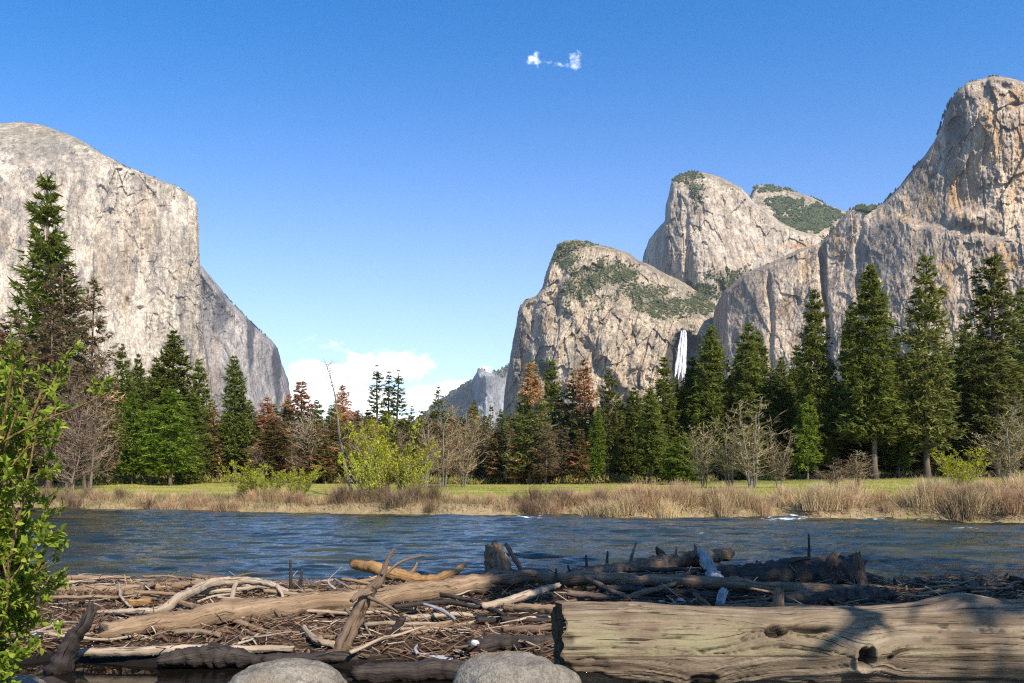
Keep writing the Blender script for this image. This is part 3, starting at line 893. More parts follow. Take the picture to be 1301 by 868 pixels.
def conifer(seed, base=.08, rad=.16, whorls=52, boughs=6, tuft=8, droop=.25, shape=1.0, gap=.12, dead_from=2.0, dead_prob=0.0, blade=.027, bare_limbs=0, fat=.20):
    """crown and trunk of a conifer of height 1"""
    rs = np.random.RandomState(seed)
    tris, lum, dead = [], [], []
    side = fbm(np.linspace(0, 6, 64), np.zeros(64), seed, 3)
    for wi in range(whorls):
        h = base + (1 - base) * ((wi + rs.uniform(-.9, .9)) / whorls)
        h = min(max(h, base), .995)
        u = (h - base) / (1 - base)
        prof = (1 - u) ** shape * (1 - .55 * np.exp(-u / .07)) + .012
        L0 = rad * prof
        nb = max(3, int(boughs * (.55 + .45 * (1 - u)) + rs.uniform(-.8, .8)))
        a0 = rs.uniform(0, 2 * np.pi)
        for b in range(nb):
            if rs.rand() < gap: continue
            a = a0 + b / nb * 2 * np.pi + rs.uniform(-.3, .3)
            sd_ = 1 + .40 * side[int((a % 6.28) / 6.28 * 63)] + .35 * vnoise(np.array([np.cos(a) * 1.5 + h * 9]), np.array([np.sin(a) * 1.5 + h * 5]), seed + 3)[0]
            L = L0 * sd_ * rs.uniform(.72, 1.15)
            rise = .35 * u - droop * (1 - u) + rs.uniform(-.24, .24)
            nt = max(3, int(tuft * (.35 + .65 * L / rad) + .5))
            s = rs.uniform(.12, 1.0, nt) ** .75; s[-1] = 1.0
            lat = rs.uniform(-1, 1, nt) * .34 * L * np.sin(np.clip(s, 0, 1) * 2.6 + .35); lat[-1] = 0
            ca, sa = math.cos(a), math.sin(a)
            P = np.stack([ca * s * L - sa * lat, sa * s * L + ca * lat, h + L * (rise * s + .22 * s * s * (droop + .2)) - .25 * np.abs(lat) + rs.uniform(-.17, .17, nt) * L], 1)
            isdead = 1.0 if (h > dead_from + rs.uniform(-.06, .06) or rs.rand() < dead_prob) else 0.0
            bl = rs.rand()
            nk = 4
            P = np.repeat(P, nk, 0); m_ = len(P); s4 = np.repeat(s, nk)
            yaw = a + np.repeat(lat / (L + 1e-6), nk) * 1.6 + rs.uniform(-1.1, 1.1, m_)
            pit = rs.uniform(-.55, .75, m_)
            ln = blade * rs.uniform(.65, 1.35, m_) * (.55 + .45 * min(1, L / (.6 * rad) + .25))
            cp = np.cos(pit)
            d = np.stack([np.cos(yaw) * cp, np.sin(yaw) * cp, np.sin(pit)], 1)
            w_ = np.stack([-np.sin(yaw), np.cos(yaw), rs.uniform(-.7, .7, m_)], 1) * (ln * fat)[:, None]
            tris.append(np.stack([P - w_ - d * ln[:, None] * .3, P + w_ - d * ln[:, None] * .3, P + d * ln[:, None]], 1))
            lum.append(np.clip(.15 + .4 * bl + .45 * rs.rand(m_), 0, 1)); dead.append(np.full(m_, isdead))
    tris = np.concatenate(tris); lum = np.concatenate(lum); dead = np.concatenate(dead)
    crown = tri_mesh("crown", tris, {'lum': lum, 'dead': dead})
    sp = Soup()
    zz = np.linspace(-.01, .97, 14)
    off = .006 * np.stack([fbm(zz * 3, zz * 0, seed + 5, 2), fbm(zz * 3, zz * 0 + 5, seed + 6, 2), 0 * zz], 1)
    r0 = .011 + .002 * rs.rand()
    sp.add(*tube(off + np.stack([0 * zz, 0 * zz, zz], 1), r0 * (1.05 - zz) ** .8 + .0008 + r0 * .6 * np.exp(-(zz + .01) / .02), 9, seed, .15))
    for i in range(bare_limbs):
        h = rs.uniform(.06, base + .25); a = rs.uniform(0, 6.28); L = rad * rs.uniform(.25, .8)
        p = np.array([[0, 0, h], [np.cos(a) * L * .5, np.sin(a) * L * .5, h + L * .05], [np.cos(a) * L, np.sin(a) * L, h - L * rs.uniform(0, .3)]])
        sp.add(*tube(p, [.0022, .0015, .0006], 4))
    trunk = sp.mesh("trunk")
    return crown, trunk


def wands(seed, stems=3, fan=.12, side=.24, nside=26, rise=.9, leaf=0, leaf_len=.022, sub=5, r0=.008, base=.18, tw=.0022):
    """upright stems with many ascending side twigs, leafless or in small leaf"""
    rs = np.random.RandomState(seed)
    sp = Soup(); tris, lum, lt, ll = [], [], [], []

    def sliver(p, q, wd, l):
        d = q - p
        for _ in range(2):
            s = np.cross(d, rs.normal(size=3)); s /= np.linalg.norm(s) + 1e-9
            tris.append([p - s * wd, p + s * wd, q]); lum.append(l)

    for k in range(stems):
        a = rs.uniform(0, 6.28); f = fan * rs.uniform(.15, 1.0) ** .7
        h = (1.0 if k == 0 else rs.uniform(.6, .97)) * (1 - .25 * f)
        n = 14
        t = np.linspace(0, 1, n)
        p0 = np.array([math.cos(a), math.sin(a)]) * fan * .15
        w1 = fbm(t * 2.2, t * 0 + k, seed + k, 3) * .05; w2 = fbm(t * 2.2, t * 0 + k + 9, seed + k, 3) * .05
        pts = np.stack([p0[0] + math.cos(a) * f * t ** 1.15 + w1 * t, p0[1] + math.sin(a) * f * t ** 1.15 + w2 * t, h * t], 1)
        r = r0 * rs.uniform(.6, 1.1)
        sp.add(*tube(pts, r * (1.03 - t) ** .8 + .0006, 6, seed, .1, False))
        for j in range(nside):
            u = rs.uniform(base, .99); x = u * (n - 1); i = min(n - 2, int(x))
            p = pts[i] + (pts[i + 1] - pts[i]) * (x - i)
            b = rs.uniform(0, 6.28)
            L = side * (1.05 - u) ** .6 * rs.uniform(.5, 1.15) * (.6 + .4 * min(1, (u - base) / .2))
            d = np.array([math.cos(b), math.sin(b), rise * rs.uniform(.6, 1.3)]); d /= np.linalg.norm(d)
            m = p + d * L * .5 + rs.normal(0, .02, 3); q = m + (d + np.array([0, 0, .25])) * L * .5 + rs.normal(0, .02, 3)
            l = rs.rand()
            sliver(p, m, tw * 1.2, l); sliver(m, q, tw * .8, l)
            for c in range(sub):
                v = rs.rand()
                o_ = p + (m - p) * 2 * v if v < .5 else m + (q - m) * (2 * v - 1)
                e = o_ + (d * .7 + rs.normal(0, .5, 3) + np.array([0, 0, .45])) * L * rs.uniform(.18, .42)
                sliver(o_, e, tw * .55, l)
                for z in range(leaf):
                    g = o_ + (e - o_) * rs.uniform(.1, 1.1) + rs.normal(0, .008, 3)
                    y = (e - o_) / (np.linalg.norm(e - o_) + 1e-9) + rs.normal(0, .5, 3); y /= np.linalg.norm(y)
                    s = np.cross(y, rs.normal(size=3)); s /= np.linalg.norm(s) + 1e-9
                    ln = leaf_len * rs.uniform(.6, 1.4)
                    lt.append([g - s * ln * .3, g + s * ln * .3, g + y * ln]); ll.append(np.clip(.5 * l + .5 * rs.rand(), 0, 1))
    br = tri_mesh("branches", np.array(tris), {'lum': np.array(lum), 'dead': np.zeros(len(lum))})
    lf = tri_mesh("leaves", np.array(lt), {'lum': np.array(ll), 'dead': np.zeros(len(ll))}) if lt else None
    return sp.mesh("trunk"), br, lf


def height_of(me):
    v = np.empty(len(me.vertices) * 3, dtype=np.float32)
    me.vertices.foreach_get("co", v)
    v = v.reshape(-1, 3)
    return float(v[:, 2].max()), float(np.percentile(np.hypot(v[:, 0], v[:, 1]), 96))


KINDS = {}


def reg(kind, parts, stuffs):
    hs = [height_of(m) for _, m, _ in parts if m is not None]
    KINDS.setdefault(kind, []).append((parts, max(h for h, r in hs), max(r for h, r in hs)))


for sdd in range(4):
    c, t = conifer(100 + sdd, base=.05 + .05 * sdd, rad=.15, whorls=58, boughs=8, tuft=13, droop=.26, shape=.66, gap=.05)
    reg('fir', [('crown', c, FIR), ('trunk', t, BARK)], None)
for sdd in range(3):
    c, t = conifer(120 + sdd, base=.14, rad=.14, whorls=50, boughs=7, tuft=13, droop=.12, shape=.5, gap=.14, bare_limbs=18)
    reg('pine', [('crown', c, PINE), ('trunk', t, BARK)], None)
for sdd in range(3):
    c, t = conifer(140 + sdd, base=.13, rad=.20, whorls=32, boughs=7, tuft=12, droop=.0, shape=.62, gap=.14, blade=.040)
    reg('young', [('crown', c, FIRB), ('trunk', t, BARK)], None)
for sdd in range(3):
    c, t = conifer(160 + sdd, base=.12, rad=.15, whorls=52, boughs=7, tuft=13, droop=.2, shape=.62, gap=.08, dead_from=.58 + .1 * sdd, dead_prob=.06, bare_limbs=16)
    reg('deadtop', [('crown', c, PINE), ('trunk', t, BARK)], None)
for sdd in range(3):
    c, t = conifer(180 + sdd, base=.16, rad=.17, whorls=44, boughs=6, tuft=10, droop=.1, shape=.55, gap=.2, bare_limbs=40, dead_prob=.02, blade=.028)
    reg('dying', [('crown', c, DYING), ('trunk', t, BARK)], None)
for sdd in range(2):
    c, t = conifer(200 + sdd, base=.14, rad=.15, whorls=46, boughs=7, tuft=11, droop=.12, shape=.65, gap=.14, dead_prob=.35, bare_limbs=16)
    reg('olive', [('crown', c, OLIVE), ('trunk', t, BARK)], None)
for sdd in range(2):
    c, t = conifer(220 + sdd, base=.22, rad=.11, whorls=34, boughs=6, tuft=9, droop=.2, shape=.75, gap=.2, bare_limbs=26)
    reg('sparse', [('crown', c, FIR), ('trunk', t, BARK)], None)
for sdd in range(2):
    c, t = conifer(240 + sdd, base=.40, rad=.17, whorls=26, boughs=6, tuft=11, droop=.1, shape=.5, gap=.2, bare_limbs=20)
    reg('shade', [('crown', c, PINE), ('trunk', t, BARK)], None)
for sdd in range(3):
    tr, tw, _ = wands(300 + sdd, stems=5, fan=.11, side=.22, nside=46, sub=8, rise=1.1, r0=.0055, tw=.0022)
    reg('bare', [('branches', tw, TWIG), ('trunk', tr, BARKG)], None)
for sdd in range(3):
    tr, tw, _ = wands(320 + sdd, stems=4, fan=.20, side=.30, nside=50, sub=9, rise=.45, r0=.010, tw=.0028, base=.1)
    reg('barebrown', [('branches', tw, TWIGB), ('trunk', tr, BARK)], None)
for sdd in range(3):
    tr, tw, lf = wands(340 + sdd, stems=16, fan=.48, side=.24, nside=16, sub=4, rise=1.5, leaf=4, leaf_len=.026, r0=.006, base=.12)
    reg('willow', [('leaves', lf, LIME), ('branches', tw, TWIG), ('trunk', tr, BARKG)], None)

NAMES = dict(fir='fir_tree', pine='pine_tree', young='young_pine', deadtop='dying_pine', dying='withered_pine', olive='yellowing_pine', sparse='thin_fir', bare='bare_tree', barebrown='bare_tree', willow='willow_shrub')
COUNT = {}


def plant(kind, x, ytop, half, D, label, group=None, cat=None, lean=0.0):
    """a tree whose tip stands at photograph pixel (x, ytop), D metres away, rooted on the ground there"""
    X = (x - 650.5) * D / F
    zb = float(ground_z(np.array([X]), np.array([D]))[0]) - .05
    zt = EYE + (HZ - ytop) * D / F
    i = COUNT.get(kind, 0); COUNT[kind] = i + 1
    parts, H, R = KINDS[kind][i % len(KINDS[kind])]
    e = bpy.data.objects.new(NAMES[kind], None)
    col.objects.link(e)
    e.empty_display_size = .5
    e.location = (X, D, zb)
    sz = (zt - zb) / H
    sx = half * 1.13 * D / F / R
    e.scale = (sx, sx, sz)
    rz = random.Random(int(x * 7 + ytop * 13 + i)).uniform(0, 6.28)
    e.rotation_euler = (random.Random(i * 3 + int(x)).uniform(-.03, .03), lean or random.Random(i * 5 + int(x)).uniform(-.025, .025), rz)
    tag(e, label, cat or ('shrub' if kind == 'willow' else 'tree'), group)
    for pn, me, mt in parts:
        link(pn, me, mt, e)
    return e


TREES = [
    # kind, tip x, tip y, half width, distance, label
    ('fir', 57, 216, 44, 64, "tallest dark conifer on the left, standing against the pale cliff"),
    ('dying', 82, 330, 34, 60, "brown withered conifer at the right foot of the tallest left conifer"),
    ('dying', 62, 392, 40, 57, "withered brown tree in front of the tallest left conifer"),
    ('dying', 14, 398, 40, 59, "withered brown tree at the left picture edge behind the leafy bush"),
    ('dying', 114, 354, 28, 62, "brown thinning conifer with pointed tip right of the tallest left conifer"),
    ('barebrown', 112, 432, 36, 55, "bare brown tree with dense twigs at the right of the brown left thicket"),
    ('dying', 136, 470, 18, 66, "short withered conifer closing the brown thicket on its right"),
    ('barebrown', 88, 500, 36, 54, "low bare brown tree under the tall left conifer"),
    ('pine', 30, 470, 40, 66, "dark conifer half hidden behind the leafy bush at left"),
    ('fir', 157, 436, 17, 80, "slim dark fir first to rise right of the brown thicket"),
    ('fir', 176, 449, 14, 84, "narrow fir beside the slim dark fir near the brown thicket"),
    ('fir', 220, 418, 29, 84, "tall dense fir standing highest in the left middle clump"),
    ('fir', 194, 452, 18, 88, "dark fir close left of the highest fir in the left clump"),
    ('fir', 255, 455, 20, 86, "fir right of the tall dense fir in front of the pale cliff foot"),
    ('fir', 243, 500, 24, 79, "dark green fir in front of the gap between the two left clump firs"),
    ('fir', 298, 451, 20, 83, "slender grey green fir standing alone before the dark east wall"),
    ('young', 168, 498, 19, 74, "bright green young pine leftmost of the bright trio"),
    ('young', 192, 508, 20, 71, "bright green young pine in the middle of the bright trio"),
    ('young', 216, 492, 27, 67, "broad bright green pine with stout trunk at the meadow edge"),
    ('fir', 240, 530, 16, 73, "low green fir right of the broad bright pine"),
    ('young', 142, 520, 20, 78, "dull green young pine beside the brown thicket"),
    ('olive', 270, 513, 15, 82, "yellowing pine between the left clump and the slender fir"),
    ('olive', 284, 528, 12, 86, "thin yellowing pine left of the slender grey green fir"),
    ('dying', 322, 522, 13, 88, "thin withered pine right of the slender grey green fir"),
    ('deadtop', 340, 503, 18, 84, "dark pine with brownish tip right of the slender fir"),
    ('olive', 366, 545, 16, 80, "orange tinged young pine below the twin brown topped pines"),
    ('deadtop', 383, 484, 23, 87, "green pine with rusty pointed top beside the dark wall's foot"),
    ('deadtop', 368, 500, 14, 90, "smaller rusty topped pine left of the pointed one"),
    ('fir', 401, 507, 16, 92, "dark fir right of the rusty pointed pine"),
    ('dying', 415, 530, 15, 86, "brown withered pine in the gap below the clouds"),
    ('deadtop', 437, 488, 18, 84, "pine with pinkish brown top behind the leaning pale trunk"),
    ('dying', 456, 520, 15, 88, "brown withered pine right of the leaning pale trunk"),
    ('olive', 446, 550, 14, 82, "olive pine low behind the leaning pale trunk"),
    ('sparse', 481, 463, 17, 88, "open tall fir leftmost of the three against the clouds"),
    ('sparse', 492, 471, 14, 92, "open fir in the middle of the three against the clouds"),
    ('sparse', 503, 469, 17, 89, "open fir rightmost of the three against the clouds"),
    ('fir', 468, 520, 16, 90, "fir behind the tall lime willow on its left"),
    ('sparse', 522, 515, 9, 110, "tiny distant fir right of the three open firs"),
    ('sparse', 534, 522, 9, 112, "tiny distant fir beside the grey bare trees"),
    ('sparse', 556, 491, 13, 86, "grey sparse conifer rising from the bare grey trees"),
    ('bare', 540, 520, 20, 62, "grey leafless tree right of the tall lime willow"),
    ('bare', 563, 505, 24, 64, "tall grey leafless tree in the middle of the bare group"),
    ('bare', 588, 512, 22, 66, "grey leafless tree rightmost of the bare group in midfield"),
    ('dying', 548, 530, 20, 84, "brown conifer behind the grey leafless trees on the left"),
    ('olive', 578, 530, 20, 84, "olive conifer behind the grey leafless trees on the right"),
    ('fir', 604, 507, 8, 105, "small dark fir against the far pale spire on its left"),
    ('sparse', 622, 509, 8, 106, "small thin fir against the far pale spire on its right"),
    ('dying', 614, 530, 19, 84, "brownish pine below the two small spire firs"),
    ('dying', 634, 538, 17, 81, "withered reddish pine right of the spire firs"),
    ('olive', 648, 524, 18, 90, "olive pine at the foot of the lower rock's left edge"),
    ('olive', 654, 556, 11, 78, "small orange tinted pine left of the rust topped giant"),
    ('deadtop', 673, 460, 24, 78, "tall pine with bright rust red upper half"),
    ('fir', 702, 457, 20, 94, "dark fir right behind the rust red topped pine"),
    ('dying', 693, 535, 16, 76, "grey brown withered pine right of the rust red topped pine"),
    ('dying', 714, 540, 17, 78, "brown withered pine left of the bright green young pair"),
    ('deadtop', 726, 470, 18, 92, "rust topped pine left of its taller rust topped neighbour"),
    ('deadtop', 746, 454, 20, 89, "rust topped pine in front of the broken rock face"),
    ('olive', 736, 545, 14, 77, "yellow green young pine under the rust topped pair"),
    ('young', 757, 522, 16, 79, "bright green narrow young pine under the rust topped pair"),
    ('pine', 772, 468, 17, 85, "tall grey green pine with bare lower trunk before the rock face"),
    ('fir', 786, 505, 16, 90, "dark fir right of the bare trunked grey green pine"),
    ('fir', 806, 492, 18, 88, "dark fir midway between the grey green pine and the waterfall"),
    ('fir', 826, 492, 20, 80, "bright edged fir left below the waterfall"),
    ('fir', 844, 452, 22, 96, "dark fir immediately left of the waterfall's foot"),
    ('fir', 862, 484, 18, 98, "fir standing directly below the waterfall"),
    ('fir', 880, 452, 22, 97, "dark fir immediately right of the waterfall's foot"),
    ('fir', 903, 412, 27, 94, "tall dark fir right of the waterfall"),
    ('young', 868, 552, 18, 74, "small bright green pine at the meadow edge below the waterfall"),
    ('young', 850, 566, 13, 75, "smaller bright green pine left of the one below the waterfall"),
    ('fir', 934, 440, 18, 98, "dark fir between the waterfall clump and the broad twin tipped fir"),
    ('fir', 952, 408, 30, 92, "broad dark fir under the low corner of the right wall"),
    ('fir', 968, 420, 22, 96, "second dark fir touching the broad fir on its right"),
    ('fir', 992, 452, 18, 94, "lower dark fir right of the broad fir pair"),
    ('fir', 1012, 436, 18, 98, "narrow dark fir left of the tall spire fir"),
    ('fir', 1037, 365, 28, 86, "tall dark spire fir first in the row before the right wall"),
    ('young', 1026, 500, 17, 82, "brighter green young pine at the foot of the tall spire fir"),
    ('fir', 1075, 386, 22, 94, "fir standing back between two tall firs before the right wall"),
    ('fir', 1111, 333, 36, 82, "broadest tall fir in the row before the right wall"),
    ('young', 1142, 500, 18, 86, "bright green young pine between two tall right hand conifers"),
    ('fir', 1140, 440, 20, 96, "fir in shade between the two tallest right hand conifers"),
    ('pine', 1178, 322, 32, 82, "tall open pine with visible dark trunk before the right wall"),
    ('fir', 1200, 440, 16, 100, "fir in shade right of the tall open pine"),
    ('fir', 1224, 402, 20, 102, "dark fir in the shaded gap right of the tall open pine"),
    ('pine', 1267, 320, 36, 86, "tall dark pine nearest the right picture edge"),
    ('fir', 1247, 418, 22, 96, "fir leaning on the left side of the right edge pine"),
    ('fir', 1304, 362, 30, 104, "dark fir cut by the right picture edge"),
    ('fir', 1345, 380, 40, 100, "dark fir just beyond the right picture edge"),
    ('bare', 956, 498, 34, 56, "wide leafless tree with pale stems on the meadow before the right firs"),
    ('bare', 928, 522, 22, 58, "leafless pale tree left of the wide leafless meadow tree"),
    ('bare', 895, 528, 22, 60, "leafless greenish tree below and right of the waterfall"),
    ('bare', 990, 540, 18, 57, "small leafless tree right of the wide leafless meadow tree"),
    ('bare', 1282, 498, 34, 54, "leafless tree with grey twigs at the right picture edge"),
    ('bare', 1316, 510, 40, 56, "leafless tree cut by the right picture edge"),
    ('bare', 1092, 570, 24, 56, "small thin leafless tree below the broadest tall fir"),
    ('bare', 1060, 580, 20, 54, "knee high leafless sapling left of the broadest tall fir"),
    ('willow', 496, 522, 52, 45.5, "tall lime green willow standing on the far bank"),
    ('willow', 470, 560, 34, 44.6, "lime green willow at the left foot of the tall one"),
    ('willow', 524, 565, 32, 44.8, "lime green willow at the right foot of the tall one"),
    ('willow', 316, 583, 30, 47, "bright lime shrub at the water left of the leaning pale trunk"),
    ('willow', 346, 592, 24, 46.5, "lime shrub between the bright lime shrub and its right neighbour"),
    ('willow', 378, 586, 28, 46, "yellow green shrub nearest the leaning pale trunk"),
    ('willow', 1222, 566, 40, 44, "bright lime shrub on the right part of the far bank"),
    ('willow', 1108, 622, 40, 42, "low lime shrub on the bank below the broadest tall fir"),
    ('willow', 1150, 630, 30, 40, "low yellow green shrub between bank reeds at right"),
    ('willow', 720, 628, 16, 46, "low yellow green shrub on the meadow left of the reeds"),
]
for kd, x, yt, hw, D, lb in TREES:
    plant(kd, x, yt, hw, D, lb)

# leafless and withered trees that close the middle of the forest edge
rr = random.Random(44)
for i in range(22):
    x = 300 + 360 * (i + rr.random()) / 22; yt = float(np.interp(x, [300, 420, 540, 660], [512, 516, 528, 512])) + rr.uniform(-8, 14)
    kd = rr.choice(['fir', 'olive', 'dying', 'fir', 'olive'])
    plant(kd, x, yt, (612 - yt) * rr.uniform(.13, .20), rr.uniform(84, 98),
          {'fir': "green fir filling the middle of the forest edge below the valley gap", 'olive': "olive conifer filling the middle of the forest edge below the valley gap", 'dying': "tan withered conifer filling the middle of the forest edge below the valley gap"}[kd],
          {'fir': "firs below the valley gap", 'olive': "olive conifers below the valley gap", 'dying': "withered conifers below the valley gap"}[kd])
rr = random.Random(15)
for i in range(60):
    x = rr.uniform(268, 700); yt = float(np.interp(x, [268, 330, 430, 540, 600, 700], [510, 518, 526, 516, 526, 530])) + rr.uniform(0, 44)
    kd = rr.choice(['barebrown', 'dying', 'bare', 'olive', 'dying', 'barebrown'])
    plant(kd, x, yt, (612 - yt) * rr.uniform(.22, .34), rr.uniform(76, 90),
          {'barebrown': "brown leafless tree in the thin middle part of the forest edge", 'dying': "withered conifer in the thin middle part of the forest edge", 'bare': "pale leafless tree in the thin middle part of the forest edge", 'olive': "yellowing conifer in the thin middle part of the forest edge"}[kd],
          {'barebrown': "brown leafless trees of the middle forest edge", 'dying': "withered conifers of the middle forest edge", 'bare': "pale leafless trees of the middle forest edge", 'olive': "yellowing conifers of the middle forest edge"}[kd])

# the leaning pale trunk on the bank
def leaning_trunk():
    D = 45.5
    base = at(455, 652, D); base[2] = float(ground_z(base[:1], np.array([D]))[0]) - .05
    root = bpy.data.objects.new("bare_tree", None); col.objects.link(root); root.location = base
    tag(root, "tall pale bare trunk leaning left beside the tall lime willow", "tree")
    pts = np.array([base] + [at(x, y, D + dz) for x, y, dz in [(449, 632, 0), (441, 604, .1), (436, 578, .2), (431, 550, .3), (428, 520, .4), (425, 500, .4), (420, 480, .4), (414, 462, .5)]]) - base
    sp = Soup(); sp.add(*tube(pts, [.13, .105, .09, .08, .07, .05, .035, .02, .01], 8, 3, .2))
    rs = np.random.RandomState(4); tr, lu = [], []
    for j in range(90):
        i = rs.randint(3, 8); p = pts[i] + (pts[i + 1 if i < 8 else i] - pts[i]) * rs.rand()
        d = rs.normal(0, 1, 3); d[2] = abs(d[2]) * .8 + .3; d /= np.linalg.norm(d)
        q = p + d * rs.uniform(.3, 1.1); s_ = np.cross(d, rs.normal(size=3)); s_ /= np.linalg.norm(s_)
        tr.append([p - s_ * .014, p + s_ * .014, q]); lu.append(rs.rand())
        for k in range(3):
            e = p + (q - p) * rs.uniform(.3, .9); g = e + (d + rs.normal(0, .6, 3)) * .28
            tr.append([e - s_ * .009, e + s_ * .009, g]); lu.append(rs.rand())
    link("trunk", sp.mesh("trunk"), BARKL, root)
    link("branches", tri_mesh("branches", np.array(tr), {'lum': np.array(lu), 'dead': np.zeros(len(lu))}), TWIG, root)


leaning_trunk()

# trees deeper in the forest, nothing tells them apart
rr = random.Random(5)
SKX = [-120, 40, 130, 200, 300, 420, 540, 600, 660, 760, 820, 900, 1000, 1060, 1200, 1420]
SKY_ = [400, 420, 462, 462, 512, 516, 528, 534, 526, 506, 505, 466, 466, 446, 440, 415]
for i in range(200):
    x = -110 + 1520 * (i + rr.random()) / 200
    D = rr.uniform(88, 132)
    yt = float(np.interp(x, SKX, SKY_)) + rr.uniform(0, 55)
    kd = rr.choice(['fir', 'fir', 'pine', 'fir']) if (x > 780 or x < 270) else rr.choice(['fir', 'dying', 'olive', 'pine', 'dying'])
    plant(kd, x, yt, max(10, (612 - yt) * rr.uniform(.15, .23)), D,
          {'fir': "dark fir deep in the forest behind the front row", 'pine': "pine deep in the forest behind the front row", 'dying': "withered brown conifer deep in the forest behind the front row", 'olive': "yellowing conifer deep in the forest behind the front row"}[kd],
          {'fir': "firs deep in the forest", 'pine': "pines deep in the forest", 'dying': "withered conifers deep in the forest", 'olive': "yellowing conifers deep in the forest"}[kd])


# ================================================================== far bank brush, grass and undergrowth
def blades(name, P, Hh, lean, wid, rs, curve=.25):
    """thin upright blades rooted at P"""
    n = len(P)
    a = rs.uniform(0, 6.28, n); l = lean * rs.uniform(0, 1, n) ** .8 * Hh
    tip = P + np.stack([np.cos(a) * l, np.sin(a) * l, Hh], 1)
    b = rs.uniform(0, 6.28, n)
    s = np.stack([np.cos(b), np.sin(b), 0 * b], 1) * (wid * rs.uniform(.6, 1.3, n))[:, None]
    T = np.stack([P - s, P + s, tip], 1)
    return tri_mesh(name, T, {'lum': rs.rand(n), 'dead': np.zeros(n)})


BRUSH = foliage_material("red_brown_brush", (.36, .235, .125), (.55, .39, .215), (.72, .56, .34), trans=.3)
BRUSHD = foliage_material("dark_brush", (.09, .06, .036), (.19, .13, .08), (.31, .22, .14), trans=.1)
GRASSM = foliage_material("meadow_grass", (.17, .175, .026), (.30, .28, .055), (.42, .37, .13), trans=.35)
DRYG = foliage_material("dry_grass", (.17, .125, .06), (.29, .22, .115), (.42, .34, .19), trans=.25)


def brush_mesh(seed, n=420, fan=.55):
    rs = np.random.RandomState(seed)
    r = np.abs(rs.normal(0, .32, n)); a = rs.uniform(0, 6.28, n)
    P = np.stack([np.cos(a) * r, np.sin(a) * r, -.05 + 0 * r], 1)
    tr, lum = [], []
    for p in P:
        h = rs.uniform(.45, 1.05) * (1 - .3 * np.hypot(p[0], p[1]))
        out_ = np.array([p[0], p[1], 0]) * fan + rs.normal(0, .16, 3) * [1, 1, 0]
        m_ = p + out_ * .35 + np.array([0, 0, h * .55]); t_ = p + out_ * rs.uniform(.7, 1.3) + np.array([0, 0, h])
        s = rs.normal(size=3) * [1, 1, .1]; s = s / np.linalg.norm(s) * .008
        l = rs.rand()
        tr += [[p - s, p + s, m_ + s * .7], [p - s, m_ + s * .7, m_ - s * .7], [m_ - s * .7, m_ + s * .7, t_]]; lum += [l] * 3
        for k in range(3):
            q = m_ + (t_ - m_) * rs.uniform(0, .8); e = q + (t_ - m_) * rs.uniform(.25, .5) + rs.normal(0, .09, 3)
            tr.append([q - s * .5, q + s * .5, e]); lum.append(l)
    return tri_mesh("twigs", np.array(tr), {'lum': np.array(lum), 'dead': np.zeros(len(lum))})


BM = [brush_mesh(s) for s in (1, 2, 3)]
BM2 = [brush_mesh(s, 300, .9) for s in (4, 5)]
for b in BM: b.materials.append(BRUSH)
for b in BM2: b.materials.append(BRUSHD)
rr = random.Random(11)
xs = []
for (x0, x1, n, hmin, hmax, kind) in [(120, 300, 16, .5, .85, 'r'), (300, 450, 12, .5, .9, 'r'), (430, 560, 12, .7, 1.3, 'd'), (560, 660, 8, .35, .7, 'r'), (655, 720, 9, .7, 1.2, 'd'), (700, 800, 16, .7, 1.1, 'r'), (790, 930, 26, .8, 1.35, 'r'), (920, 1010, 11, .6, 1.1, 'r'), (1030, 1085, 8, .8, 1.4, 'r'), (1085, 1180, 8, .4, .8, 'r'), (1175, 1310, 24, .9, 1.6, 'r'), (1310, 1400, 8, 1.3, 2.0, 'r'), (0, 120, 8, .7, 1.2, 'd')]:
    for i in range(n):
        x = x0 + (x1 - x0) * (i + rr.random()) / n
        D0 = float(np.interp(x, [0, 350, 650, 800, 1000, 1200, 1301, 1400], [48, 43, 40.6, 37.9, 38.2, 35.2, 34.2, 33]))
        D = D0 + rr.uniform(.25, 3.4)
        X = (x - 650.5) * D / F
        ml = BM if kind == 'r' and rr.random() > .12 else BM2
        s = rr.uniform(hmin, hmax)
        e = link("brush_clump", rr.choice(ml), None, None,
                 "dry reddish brown brush clump on the far river bank" if ml is BM else "dark tangled brush clump on the far river bank", "brush",
                 "reddish brush clumps along the far bank" if ml is BM else "dark brush clumps along the far bank")
        e.location = (X, D, float(ground_z(np.array([X]), np.array([D]))[0]))
        w_ = s * rr.uniform(.8, 1.25)
        e.scale = (w_, w_, s); e.rotation_euler = (0, 0, rr.uniform(0, 6.28))


